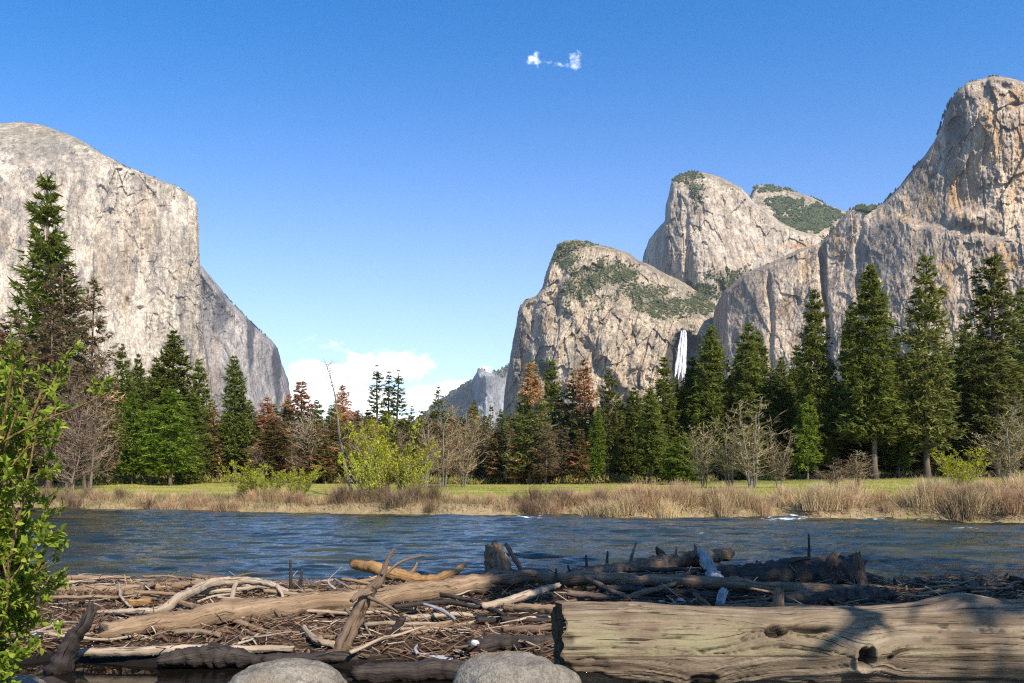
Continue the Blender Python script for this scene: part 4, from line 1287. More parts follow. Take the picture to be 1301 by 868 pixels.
def far_grass():
    rs = np.random.RandomState(3)
    n = 60000
    X = rs.uniform(-42, 40, n); d = np.abs(rs.normal(0, 1, n)) * 5 + rs.uniform(0, .5, n)
    Y = shore(X) + d + .15
    h = np.where(d < 4, rs.uniform(.12, .45, n), rs.uniform(.06, .22, n))
    P = np.stack([X, Y, ground_z(X, Y) - .01], 1)
    dry = (d < 3.2 + 2.2 * fbm(X / 6, Y / 6, 9, 3)) & (rs.rand(n) < .85)
    me = blades("dry_grass", P[dry], h[dry], .5, .016, rs)
    link("dry_grass", me, DRYG, kind='stuff', label="dry tan grass on the far river bank")
    n2 = 42000
    Y2 = shore(np.zeros(n2)) + 3 + 44 * rs.rand(n2) ** 1.3; X2 = rs.uniform(-.72, .72, n2) * Y2
    P2 = np.stack([X2, Y2, ground_z(X2, Y2) - .01], 1)
    h2 = rs.uniform(.05, .16, n2)
    me = blades("meadow_grass", P2, h2, .8, .020, rs)
    link("grass", me, GRASSM, kind='stuff', label="short yellow green meadow grass between river and forest")
    # undergrowth at the forest edge
    n3 = 26000
    X3 = rs.uniform(-62, 66, n3); Y3 = np.interp(X3, [-60, -20, 0, 20, 66], [72, 78, 82, 88, 88]) + rs.exponential(7, n3) - 2
    cl = fbm(X3 / 4, Y3 / 4, 31, 3)
    ok = cl > -.05
    X3, Y3, cl = X3[ok], Y3[ok], cl[ok]
    P3 = np.stack([X3, Y3, ground_z(X3, Y3) + rs.uniform(0, 1.1, len(X3)) * np.clip(cl + .3, .1, 1)], 1)
    me = blades("undergrowth", P3, rs.uniform(.2, .7, len(X3)), 1.2, .10, rs)
    link("undergrowth", me, OLIVE, kind='stuff', label="low undergrowth along the foot of the forest")


far_grass()

# ================================================================== driftwood jam and near bank
def on_plane(x, y, z):
    """point of height z seen at photograph pixel (x, y)"""
    D = (EYE - z) * F / (y - HZ)
    return np.array([(x - 650.5) * D / F, D, z])


def wood_material(name, dark, mid, pale, moss=None, wet=0.0, lines=1.0, grain=(1.1, 16.0)):
    """weathered wood: grain follows the length of each piece"""
    m, t, o = material(name)
    gu, gv, gr = t.attr('gu'), t.attr('gv'), t.attr('gr')
    c1 = t.new('ShaderNodeCombineXYZ')
    t.link(t.math('MULTIPLY', gu, grain[0]), c1.inputs[0]); t.link(t.math('MULTIPLY', gv, grain[1]), c1.inputs[1])
    t.link(t.math('MULTIPLY', gr, 13.0), c1.inputs[2])
    n1 = t.noise(c1.outputs[0], 1.0, 7, .72, .35)
    c2 = t.new('ShaderNodeCombineXYZ')
    t.link(t.math('MULTIPLY', gu, grain[0] * 2.3), c2.inputs[0]); t.link(t.math('MULTIPLY', gv, grain[1] * 3.6), c2.inputs[1]); t.link(gr, c2.inputs[2])
    n2 = t.noise(c2.outputs[0], 1.0, 4, .6, .5)
    P = t.new('ShaderNodeNewGeometry').outputs['Position']
    n3 = t.noise(P, 2.2, 5, .6)
    n4 = t.noise(P, 30, 4, .7)
    c = t.ramp(t.math('ADD', t.math('MULTIPLY', n1, .74), t.math('MULTIPLY', n3, .26)), [(.32, dark), (.50, mid), (.66, pale)])
    if moss:
        c = t.mix(t.math('MULTIPLY', t.attr('moss'), t.smooth(n3, .40, .62)), c, moss)
    crackl = t.smooth(n2, .40, .31)
    c = t.mix(t.math('MULTIPLY', crackl, .75 * lines), c, tuple(x * .22 for x in dark))
    c = t.mix(t.math('MULTIPLY', t.smooth(n4, .55, .72), .35), c, dark)
    c = t.mix(t.attr('rot'), c, (.022, .016, .011))
    h = t.math('SUBTRACT', t.math('ADD', t.math('MULTIPLY', n1, .6), t.math('MULTIPLY', n4, .15)), t.math('MULTIPLY', crackl, .6))
    principled(t, o, c, .85 - .45 * wet, t.bump(h, 1.0, .032), .12 + .35 * wet)
    return m


W_PALE = wood_material("pale_driftwood", (0.1892, 0.1376, 0.0924), (0.344, 0.2666, 0.1892), (0.4816, 0.3956, 0.2992))
W_TAN = wood_material("tan_driftwood", (0.12, 0.076, 0.0451), (0.232, 0.156, 0.0943), (0.344, 0.248, 0.1599))
W_GOLD = wood_material("golden_driftwood", (.13, .068, .028), (.28, .155, .062), (.40, .25, .115))
W_BROWN = wood_material("brown_driftwood", (.075, .050, .034), (.155, .105, .070), (.26, .185, .13))
W_BARK = wood_material("red_bark", (0.051, 0.0298, 0.0187), (0.1275, 0.0723, 0.0425), (0.255, 0.153, 0.0935))
W_RUST = wood_material("rusty_twig", (0.068, 0.0406, 0.025), (0.152, 0.0936, 0.0562), (0.264, 0.1755, 0.1092))
W_DARK = wood_material("dark_wet_wood", (.014, .011, .009), (.035, .026, .020), (.075, .056, .042), wet=.5)
W_GREY = wood_material("grey_driftwood", (.16, .15, .145), (.32, .30, .285), (.50, .48, .455))
W_BIG = wood_material("great_log_wood", (0.065, 0.046, 0.030), (0.176, 0.129, 0.084), (0.327, 0.263, 0.189), moss=(.22, .19, .11), lines=.95, grain=(.7, 15.0))


def smooth_path(pts, n):
    p = np.asarray(pts, float)
    if len(p) == 2:
        t = np.linspace(0, 1, n)[:, None]
        return p[0] * (1 - t) + p[1] * t
    d = np.concatenate([[0], np.cumsum(np.linalg.norm(np.diff(p, axis=0), axis=1))])
    tt = np.linspace(0, d[-1], n)
    # Catmull-Rom through the points
    e = np.concatenate([[2 * p[0] - p[1]], p, [2 * p[-1] - p[-2]]])
    out_ = []
    for s in tt:
        i = min(len(p) - 2, int(np.searchsorted(d, s, 'right') - 1))
        u = (s - d[i]) / (d[i + 1] - d[i] + 1e-9)
        a, b, c_, f = e[i], e[i + 1], e[i + 2], e[i + 3]
        out_.append(.5 * (2 * b + (c_ - a) * u + (2 * a - 5 * b + 4 * c_ - f) * u * u + (3 * b - 3 * c_ + f - a) * u ** 3))
    return np.array(out_)


SEED = [500]


def r_mean(rad):
    return float(np.mean(rad))


def wood_shape(path, rad, k=12, rough=.24, wob=.03, n=None, jag=.5):
    """one piece of wood with broken ends -> verts, quads, tris, attributes"""
    SEED[0] += 1
    sd_ = SEED[0]
    L = float(np.sum(np.linalg.norm(np.diff(np.asarray(path, float), axis=0), axis=1)))
    n = n or int(np.clip(L / .028, 10, 130)); k = max(k, 16) if r_mean(rad) > .03 else k
    p = smooth_path(path, n)
    s = np.linspace(0, L, n)
    p = p + wob * np.stack([fbm(s * 2.2, s * 0 + i * 7, sd_, 3) for i in range(3)], 1) * min(1, L)
    r = np.interp(np.linspace(0, 1, n), np.linspace(0, 1, len(rad)), rad)
    V, Q, T = tube(p, r, k, sd_, rough, True)
    # broken ends: the last rings are pushed along the axis unevenly
    V[:k] += (p[0] - p[1]) / np.linalg.norm(p[0] - p[1]) * (np.random.RandomState(sd_).uniform(-.8, 1.6, k) * r[0] * jag)[:, None]
    V[(n - 1) * k:n * k] += (p[-1] - p[-2]) / np.linalg.norm(p[-1] - p[-2]) * (np.random.RandomState(sd_ + 1).uniform(-.8, 1.6, k) * r[-1] * jag)[:, None]
    a = np.arange(k) / k
    gv = np.concatenate([(np.abs(a - .5)[None] * 2 * np.pi * r.mean() + 0 * r[:, None]).ravel(), [0, 0]])
    gu = np.concatenate([np.repeat(s, k), [0, L]])
    ridge = fbm_axis(gu[:, None] * 1.6, gv[:, None] * 38 + sd_, sd_ + 4, 4, .6)
    ctr = np.concatenate([np.repeat(p, k, 0), p[:1], p[-1:]])
    V = V + (V - ctr) * (.16 * ridge - .10 * (ridge < -.35))
    V = V + .14 * r.mean() * fbm(V[:, :1] * 9 + V[:, 1:2] * 5, V[:, 2:] * 9 + V[:, 1:2] * 4, sd_ + 2, 4) * np.array([1, 1, 1])
    return V, Q, T, dict(gu=gu, gv=gv, gr=np.full(len(V), (sd_ * .37) % 1.0))


def wood_mesh(name, shapes):
    sp = Soup(); at_ = {'gu': [], 'gv': [], 'gr': []}
    for V, Q, T, A in shapes:
        sp.add(V, Q, T)
        for k in at_: at_[k].append(A[k])
    me = sp.mesh(name)
    for k, v in at_.items(): set_attr(me, k, np.concatenate(v))
    return me


def driftwood(name, pix, rpx, mat, label, side=(), cat='driftwood', **kw):
    """pix: (x, y, height) along the piece; rpx: radii in photograph pixels; side: branch stubs, each a part of the piece"""
    P = np.array([on_plane(*q) for q in pix])
    D = P[:, 1].mean()
    o = link(name, wood_mesh(name, [wood_shape(P, [r * D / F for r in rpx], **kw)]), mat, None, label, cat)
    for sp_, sr in side:
        Q = np.array([np.array([(x - 650.5) * d / F, d, EYE + (HZ - y) * d / F]) for x, y, d in [(q[0], q[1], D + q[2]) for q in sp_]])
        link("side_branch", wood_mesh("side_branch", [wood_shape(Q, [r * D / F for r in sr], k=8)]), mat, o)
    return o


def standing(name, base, z0, tip, rpx, mat, label, side=(), back=0.0, mid=None, cat='driftwood', **kw):
    """a piece that stands or leans: base pixel on height z0, tip pixel at the same distance (plus back)"""
    b = on_plane(base[0], base[1], z0); D = b[1]
    pts = [b - np.array([0, 0, .12])]
    for q in (mid or []):
        pts.append(at(q[0], q[1], D + (q[2] if len(q) > 2 else back * .5)))
    pts.append(at(tip[0], tip[1], D + back))
    o = link(name, wood_mesh(name, [wood_shape(pts, [r * D / F for r in rpx], **kw)]), mat, None, label, cat)
    for sp_, sr in side:
        Q = np.array([at(x, y, D + d) for x, y, d in sp_])
        link("side_branch", wood_mesh("side_branch", [wood_shape(Q, [r * D / F for r in sr], k=8)]), mat, o)
    return o


# ------------------------------------------------------------------ ground of the jam: matted bark, needles and silt
def jam_edges(X):
    far = np.interp(X, [-14, -9, -6, -3, 0, 3, 7, 12], [15.6, 15.8, 15.6, 15.3, 15.4, 15.2, 14.8, 14.6])
    near = np.interp(X, [-14, -7, -5.5, -4, -2.5, -1.2, 0, 1, 12], [9.0, 9.0, 9.6, 9.3, 9.5, 9.0, 8.6, 7.6, 7.4])
    return near + .18 * fbm(X * 1.7, X * 0 + 3, 61, 3), far + .5 * fbm(X * .9, X * 0 + 1, 62, 3)


def jam_z(X, Y):
    near, far = jam_edges(X)
    m = np.clip(np.minimum((Y - near) / .55, (far - Y) / .9), -1, 1)
    body = .16 + .10 * fbm(X * .9, Y * .9, 63, 4) + .10 * sstep(Y, 10.5, 13.5) + .05 * fbm(X * 4, Y * 4, 64, 3) + .12 * sstep(X, -1, 2)
    return np.where(m > 0, body * m ** .6, .25 * m)


def build_jam_ground():
    y = np.linspace(7, 17.2, 260); x = np.linspace(-15, 15, 560)
    Y, X = np.meshgrid(y, x, indexing='ij')
    me = np_mesh("debris_bank", np.stack([X, Y, jam_z(X, Y)], -1).reshape(-1, 3), grid_faces(*Y.shape))
    m, t, o = material("matted_debris")
    P = t.new('ShaderNodeNewGeometry').outputs['Position']
    n = t.noise(P, 9, 7, .75); n2 = t.noise(P, 1.6, 4, .6)
    c = t.ramp(t.math('ADD', t.math('MULTIPLY', n, .65), t.math('MULTIPLY', n2, .35)), [(.33, (.012, .009, .007)), (.50, (.048, .032, .021)), (.62, (.11, .07, .044)), (.76, (.20, .135, .088))])
    z = t.new('ShaderNodeSeparateXYZ'); t.link(P, z.inputs[0])
    c = t.mix(t.smooth(z.outputs[2], .15, .03), c, (.012, .010, .008))
    principled(t, o, c, .95, t.bump(n, 1.0, .05), .1)
    link("debris_bank", me, m, kind='structure', label="bank of matted bark and silt that carries the driftwood")


build_jam_ground()


def build_litter():
    rs = np.random.RandomState(77)
    for name, n, mat, lmin, lmax, wid, lab in [("twig_litter", 9000, W_RUST, .06, .45, .0065, "fine brown twigs and bark strewn over the driftwood jam"),
                                               ("bark_litter", 9000, W_BARK, .04, .22, .020, "dark bark chips strewn over the driftwood jam"),
                                               ("pale_litter", 1500, W_PALE, .08, .6, .008, "bleached twigs strewn over the driftwood jam")]:
        X = rs.uniform(-13, 13, n); u = rs.rand(n)
        near, far = jam_edges(X)
        Y = near + .12 + (far - near - .1) * u ** 1.25
        L = lmin + (lmax - lmin) * rs.rand(n) ** 2.2
        a = rs.normal(0, .9, n); tl = rs.normal(0, .32, n)
        d = np.stack([np.cos(a) * np.cos(tl), np.sin(a) * np.cos(tl), np.sin(tl)], 1)
        c = np.stack([X, Y, jam_z(X, Y) + rs.uniform(0, .07, n) + np.abs(np.sin(tl)) * L * .3], 1)
        w_ = wid * rs.uniform(.5, 1.4, n)
        s = np.cross(d, [0, 0, 1.0]); s /= np.linalg.norm(s, axis=1)[:, None]
        v = np.cross(s, d)
        flat = .35 if name == "bark_litter" else 1.0
        V = []
        for sg, kk in ((-1, 1.0), (0, 1.0), (1, .55)):
            ctr = c + d * (L * .5 * sg)[:, None] + (v * (L * .05 * rs.uniform(-1, 1, n))[:, None] if sg == 0 else 0)
            for q in range(3):
                ang = q * 2.094
                V.append(ctr + s * (w_ * kk * math.cos(ang))[:, None] + v * (w_ * kk * flat * math.sin(ang))[:, None])
        V = np.stack(V, 1)
        f = []
        for g in (0, 3):
            for q in range(3):
                f.append([g + q, g + (q + 1) % 3, g + 3 + (q + 1) % 3, g + 3 + q])
        Q = (np.array(f)[None] + (np.arange(n) * 9)[:, None, None]).reshape(-1, 4)
        T = (np.array([[0, 2, 1], [6, 7, 8]])[None] + (np.arange(n) * 9)[:, None, None]).reshape(-1, 3)
        me = np_mesh(name, V.reshape(-1, 3), [Q, T], False)
        set_attr(me, 'gu', np.repeat(rs.rand(n) * 20, 9)); set_attr(me, 'gv', np.repeat(rs.rand(n) * 9, 9)); set_attr(me, 'gr', np.repeat(rs.rand(n) * 3, 9))
        link(name, me, mat, kind='stuff', label=lab)


build_litter()

# ------------------------------------------------------------------ the pieces one can point at, left to right
driftwood('fallen_trunk', [(132, 803, .26), (230, 789, .30), (330, 777, .32), (430, 766, .36), (540, 752, .40), (650, 735, .44)], [11, 14, 14, 13, 14, 15], W_TAN,
          "longest tan fallen trunk slanting across the left half of the jam", wob=.05, k=14, rough=.2)
driftwood('curved_branch', [(122, 779, .25), (195, 776, .30), (225, 762, .42), (262, 744, .50), (300, 738, .50), (335, 740, .46), (366, 750, .36)], [2, 3.5, 6, 6.5, 6, 5, 3], W_PALE,
          "bleached curved branch arching over the left debris", side=[([(232, 757, -.1), (212, 772, -.3), (192, 784, -.4)], [4, 3, 1]), ([(300, 740, 0), (296, 755, -.1), (292, 768, -.2)], [3, 3, 2.4]), ([(352, 744, 0), (358, 754, -.1), (360, 762, -.2)], [3, 2, 1.5])])
driftwood('plank', [(98, 829, .14), (190, 828, .16), (280, 825, .16), (372, 824, .15)], [5, 6, 6, 4], W_PALE, "straight pale plank along the front edge of the left debris", cat='plank', rough=.1)
driftwood('golden_log', [(450, 717, .62), (480, 724, .56), (515, 733, .46), (548, 737, .42), (572, 731, .5), (592, 716, .66)], [7, 7.5, 7.5, 7, 6, 2.5], W_GOLD, "golden brown log with dark ends bending at the water's edge", k=12,
          side=[([(520, 731, 0), (527, 722, 0), (530, 715, 0)], [3, 2, 1])])
standing('forked_branch', (428, 826), .12, (501, 698), [11, 10.5, 8, 5, 2], W_BROWN, "upright forked branch with pale knuckle leaning right in mid jam", back=.3, mid=[(448, 790), (463, 762), (482, 738)], k=12, rough=.28,
         side=[([(470, 752, .1), (455, 756, .0), (447, 763, -.1)], [5, 4.5, 3]), ([(476, 748, .1), (500, 722, .3), (520, 710, .5), (556, 707, .8)], [3.5, 2.2, 1.6, .6]), ([(468, 758, .1), (490, 768, -.1), (505, 777, -.2)], [3.2, 2.5, 1.2]), ([(485, 730, .1), (492, 716, .2), (496, 712, .3)], [2, 1.4, .6])])
standing('broken_stump', (632, 736), .32, (627, 694), [17, 16, 13, 10], W_BROWN, "jagged broken stump standing up at the far edge of the jam", k=14, rough=.3, jag=.55, cat='stump',
         side=[([(640, 730, 0), (643, 715, .05), (640, 704, .05)], [8, 6, 2]), ([(622, 732, 0), (619, 716, 0), (618, 706, 0)], [5, 4, 1.5])])
standing('leaning_stick', (671, 730), .34, (643, 691), [3.5, 3, 2.2], W_BROWN, "thin dark stick leaning left right of the broken stump")
driftwood('long_pole', [(575, 741, .45), (660, 733, .52), (740, 735, .52), (860, 739, .50), (980, 746, .48), (1106, 752, .46)], [9, 8, 8, 8, 7, 6], W_BROWN, "long smooth pole running across the shaded right half of the jam", k=12, wob=.04, rough=.1)
driftwood('raised_log', [(730, 736, .40), (800, 724, .50), (860, 714, .58), (926, 703, .64)], [11, 11, 10, 9], W_BROWN, "brown log rising to the right with a knobbly end above the water", k=12,
          side=[([(800, 722, 0), (803, 706, 0), (808, 690, 0)], [2.5, 2, 1]), ([(859, 712, 0), (859, 702, 0), (859, 694, 0)], [1.6, 1.4, .8]), ([(880, 709, 0), (884, 698, 0), (882, 692, 0)], [3, 2.5, 1])])
driftwood('grey_stick', [(890, 702, .72), (902, 720, .62), (914, 741, .48)], [6, 7.5, 8], W_GREY, "bluish grey stick propped against the long pole", k=10)
driftwood('grey_stub', [(920, 752, .48), (914, 768, .36)], [6, 5], W_GREY, "short bluish grey stub below the propped grey stick")
standing('root_snag', (846, 726), .38, (834, 696), [13, 9, 2], W_DARK, "dark pointed root snag on the raised brown log", k=9, rough=.4, mid=[(842, 710)], side=[([(846, 715, 0), (858, 706, 0), (878, 703, .1)], [5, 3, 1.5])], cat='root')
driftwood('dark_log', [(905, 738, .42), (980, 734, .48), (1086, 730, .48)], [16, 20, 24], W_DARK, "thick dark wet log with blunt right end behind the long pole", k=18, rough=.22, cat='log',
          side=[([(1050, 722, -.1), (1058, 710, -.1), (1063, 702, -.1)], [7, 6, 4]), ([(1015, 720, 0), (1010, 712, 0), (1006, 708, 0)], [3, 2, 1]), ([(985, 722, 0), (1000, 714, -.2), (1030, 709, -.2)], [4, 4, 2])])
standing('thin_stake', (1027, 728), .5, (1027, 678), [2.4, 2, 1.0], W_DARK, "thin dark stake pointing straight up above the dark wet log")
standing('leaning_post', (1102, 754), .36, (1088, 706), [7, 6.5, 5.5], W_BROWN, "stout brown post leaning left right of the dark wet log", k=11, cat='post')
driftwood('sunken_log', [(996, 766, .36), (1060, 763, .38), (1126, 758, .38)], [10, 12, 13], W_DARK, "dark log with rotten end just above the great pale log", k=12, rough=.3, cat='log')
driftwood('rough_branch', [(880, 716, .5), (930, 722, .42), (1000, 726, .4)], [4, 4, 3], W_BROWN, "brown branch crossing behind the bluish grey stick")
driftwood('rough_branch', [(1116, 752, .3), (1160, 742, .36), (1206, 735, .36)], [6, 6, 4], W_DARK, "dark knotted branch right of the leaning post", side=[([(1196, 737, 0), (1204, 730, 0), (1207, 726, 0)], [3, 3, 2])])
driftwood('rough_branch', [(1210, 748, .3), (1240, 742, .38), (1302, 745, .36)], [7, 6, 6], W_DARK, "dark branch reaching the right picture edge", side=[([(1262, 743, 0), (1275, 735, 0), (1280, 729, 0)], [2, 2, 1])])
driftwood('split_stick', [(1222, 732, .56), (1240, 745, .45), (1256, 762, .34)], [4, 4, 3], W_BROWN, "brown split stick sloping down above the right end of the great log")
driftwood('split_stick', [(1283, 735, .55), (1306, 740, .5)], [4, 5], W_DARK, "dark stick end poking in at the right picture edge")
standing('dark_snag', (76, 842), .10, (113, 763), [15, 12, 8, 3], W_DARK, "black bent snag rising from the puddle at left", mid=[(92, 815), (108, 790)], k=11, rough=.35, side=[([(108, 795, 0), (118, 782, 0), (122, 776, 0)], [5, 3.5, 1.5])], cat='snag')
driftwood('short_log', [(163, 767, .3), (192, 765, .3)], [5.5, 5], W_GOLD, "short orange tan log piece under the bleached curved branch", cat='log')
driftwood('bent_stick', [(170, 760, .3), (180, 748, .36), (196, 742, .38)], [4, 4.5, 4], W_BROWN, "short bent brown stick behind the orange tan log piece")
driftwood('thin_branch', [(150, 741, .38), (155, 758, .36), (168, 772, .28)], [1.6, 1.8, 1.5], W_PALE, "thin bowed pale twig at the left end of the jam", cat='twig')
driftwood('flat_log', [(55, 752, .25), (140, 750, .30), (250, 743, .30), (330, 741, .3)], [6, 6, 5, 4], W_TAN, "flat tan log along the far left edge of the jam", k=12, cat='log')
driftwood('flat_log', [(48, 766, .22), (120, 764, .22)], [6, 5], W_DARK, "dark log lying at the far left below the flat tan log", cat='log')
driftwood('thin_branch', [(255, 752, .4), (300, 748, .38), (326, 745, .4)], [3, 3, 2], W_PALE, "pale branch under the arch of the bleached curved branch", cat='branch')
driftwood('wood_chunk', [(205, 840, .10), (260, 834, .13), (330, 838, .10)], [9, 15, 8], W_DARK, "dark sodden hump of wood in front of the straight pale plank", k=12, rough=.35, cat='log')
driftwood('wet_log', [(330, 836, .07), (430, 836, .08), (520, 840, .06)], [7, 8, 6], W_DARK, "dark wet log along the puddle edge below the forked branch", k=12, rough=.25, cat='log')
driftwood('puddle_log', [(452, 858, .06), (520, 853, .09), (612, 852, .10)], [11, 14, 13], W_DARK, "black log half sunk in the puddle beside the grey boulder", k=14, rough=.2, cat='log')
driftwood('dark_beam', [(596, 822, .22), (650, 820, .26), (716, 822, .26)], [11, 12, 12], W_DARK, "dark beam running under the left end of the great log", k=12, cat='beam')
driftwood('pale_stick', [(613, 772, .36), (660, 760, .44), (708, 744, .48)], [4.5, 5, 4], W_PALE, "pale stick slanting up towards the left end of the great log")
driftwood('tan_stick', [(640, 772, .36), (676, 774, .38), (712, 777, .38)], [5, 6, 6], W_TAN, "thick tan stick pointing at the left end of the great log")
driftwood('brown_stick', [(520, 808, .2), (548, 800, .24), (574, 793, .26)], [5, 6.5, 5], W_TAN, "short tan branch in the middle of the jam right of the forked branch")
driftwood('white_stick', [(524, 829, .16), (545, 835, .14), (576, 839, .12)], [3, 4, 4.5], W_GREY, "whitish stick at the puddle edge left of the dark beam", side=[([(530, 831, 0), (527, 824, 0), (530, 820, 0)], [2.5, 2, 1.2])])
standing('dark_stub', (486, 816), .16, (513, 784), [7, 6, 4], W_DARK, "dark stub leaning right beside the forked branch", k=9, rough=.3)
driftwood('grey_twig', [(385, 796, .28), (402, 812, .22), (425, 818, .18)], [3, 3.5, 4], W_PALE, "pale bent stick at the left foot of the forked branch")
driftwood('grey_twig', [(455, 792, .25), (500, 793, .26), (556, 794, .25)], [2.5, 3, 2.5], W_PALE, "straight pale stick right of the forked branch's trunk")
driftwood('dark_stick', [(500, 770, .34), (560, 766, .36), (612, 772, .34)], [3, 3.5, 3], W_DARK, "dark stick lying below the long fallen trunk in mid jam")
driftwood('dark_stick', [(560, 757, .42), (600, 765, .38), (640, 782, .32)], [3, 3, 2.5], W_DARK, "dark stick crossing downwards right of centre in the jam")
driftwood('grey_twig', [(540, 768, .36), (562, 777, .33), (578, 789, .28)], [2, 2.5, 2], W_GREY, "short grey twig in the centre of the jam", cat='twig')
driftwood('brown_stick', [(640, 800, .3), (690, 797, .32), (712, 796, .33)], [4, 5, 4], W_BROWN, "brown stick lying against the end of the great log")
driftwood('brown_stick', [(720, 752, .46), (790, 760, .42), (860, 740, .52)], [4, 4, 3], W_BROWN, "crooked brown stick behind the left part of the great log")
driftwood('grey_twig', [(745, 735, .55), (780, 752, .46), (830, 768, .38)], [3, 3, 2.5], W_BROWN, "brown twig sloping down behind the great log's left half", cat='twig')
driftwood('short_log', [(1010, 757, .4), (1055, 752, .42)], [5, 4], W_BROWN, "short brown piece beneath the right end of the long pole", cat='log')
standing('pale_stub', (990, 772), .62, (989, 750), [11, 8, 6], W_TAN, "pale broken stub standing behind the middle of the great log", k=11, rough=.3, jag=.9)
for i, (x, y, tx, ty, lb) in enumerate([(706, 745, 707, 722, "tiny dark upright stub right of the leaning stick"), (746, 734, 744, 706, "tiny upright stub in the row above the long pole, leftmost"), (728, 736, 722, 718, "tiny crooked stub above the long pole"), (770, 728, 772, 700, "tiny dark stub left of the brown twig on the raised log"),
                                        (960, 728, 962, 712, "tiny dark stub above the bluish grey stick"), (370, 742, 369, 712, "tiny upright twig at the far left centre edge of the jam"), (380, 742, 384, 724, "stubby dark twig beside the tiny upright twig"), (1140, 745, 1136, 734, "tiny dark stub right of the leaning post")]):
    standing('upright_stub', (x, y), .4, (tx, ty), [2.6, 2.2, 1.2], W_DARK, lb, cat='stub')

# loose sticks that nothing tells apart
STK = []
for i in range(6):
    L = .5 + .15 * i
    q = np.array([[-L / 2, 0, 0], [-L * .1, .06 * L * (-1) ** i, .02], [L * .2, .02, .03 * (i % 2)], [L / 2, -.05 * L, 0]])
    STK.append(wood_mesh("loose_stick", [wood_shape(q, [.013 + .004 * (i % 3), .016, .013, .006], k=7)]))
rr = random.Random(21)
for i in range(230):
    X = rr.uniform(-9.5, 10.5)
    near, far = [float(v[0]) for v in jam_edges(np.array([X]))]
    Y = near + .3 + (far - near - .5) * rr.random() ** 1.1
    px = 650.5 + X * F / Y
    pale = px < 700 and rr.random() < .55
    kindm = W_PALE if pale else (W_BROWN if rr.random() < .6 else W_TAN)
    me = STK[i % 6]
    if i >= 6: me = me.copy() if False else me
    o = link("loose_stick", me, None, None, {W_PALE: "small bleached stick lying loose in the driftwood jam", W_BROWN: "small dark brown stick lying loose in the driftwood jam", W_TAN: "small tan stick lying loose in the driftwood jam"}[kindm], "stick",
             {W_PALE: "loose bleached sticks in the jam", W_BROWN: "loose dark sticks in the jam", W_TAN: "loose tan sticks in the jam"}[kindm])
    if not me.materials: me.materials.append(kindm)
    o.material_slots[0].link = 'OBJECT'
    o.material_slots[0].material = kindm
    o.location = (X, Y, float(jam_z(np.array([X]), np.array([Y]))[0]) + rr.uniform(.02, .10))
    o.rotation_euler = (rr.uniform(-.2, .2), rr.uniform(-.22, .22), rr.gauss(0, .8))
    s = rr.uniform(.4, 1.5)
    o.scale = (s, s * rr.uniform(.8, 1.3), s)


# straight weathered poles that nothing tells apart
rr = random.Random(33)
PTXT = {0: ("straight tan pole lying among the driftwood", "tan poles in the jam", W_TAN), 1: ("straight dark brown pole lying among the driftwood", "dark brown poles in the jam", W_BROWN), 2: ("straight bleached pole lying among the driftwood", "bleached poles in the jam", W_PALE), 3: ("black sodden pole lying among the driftwood", "black poles in the jam", W_DARK)}
for i in range(64):
    X = rr.uniform(-8, 9.5)
    near, far = [float(v[0]) for v in jam_edges(np.array([X]))]
    Y = near + .5 + (far - near - .7) * rr.random() ** .8
    px = 650.5 + X * F / Y
    c = rr.choice([0, 0, 2, 1, 0]) if px < 640 else rr.choice([1, 1, 3, 3, 0])
    L = rr.uniform(.9, 2.6); a_ = rr.gauss(0, .42); r_ = rr.uniform(.018, .048)
    z = float(jam_z(np.array([X]), np.array([Y]))[0]) + r_ * .6
    e = np.array([math.cos(a_), math.sin(a_), rr.gauss(0, .05)])
    p = np.array([X, Y, z + .04])
    nb_ = np.array([rr.gauss(0, .03), rr.gauss(0, .03), rr.uniform(0, .04)])
    o = link("weathered_pole", wood_mesh("weathered_pole", [wood_shape([p - e * L / 2, p + nb_, p + e * L / 2], [r_, r_ * .9, r_ * rr.uniform(.35, .8)], k=12, wob=.03)]), PTXT[c][2], None, PTXT[c][0], "pole", PTXT[c][1])


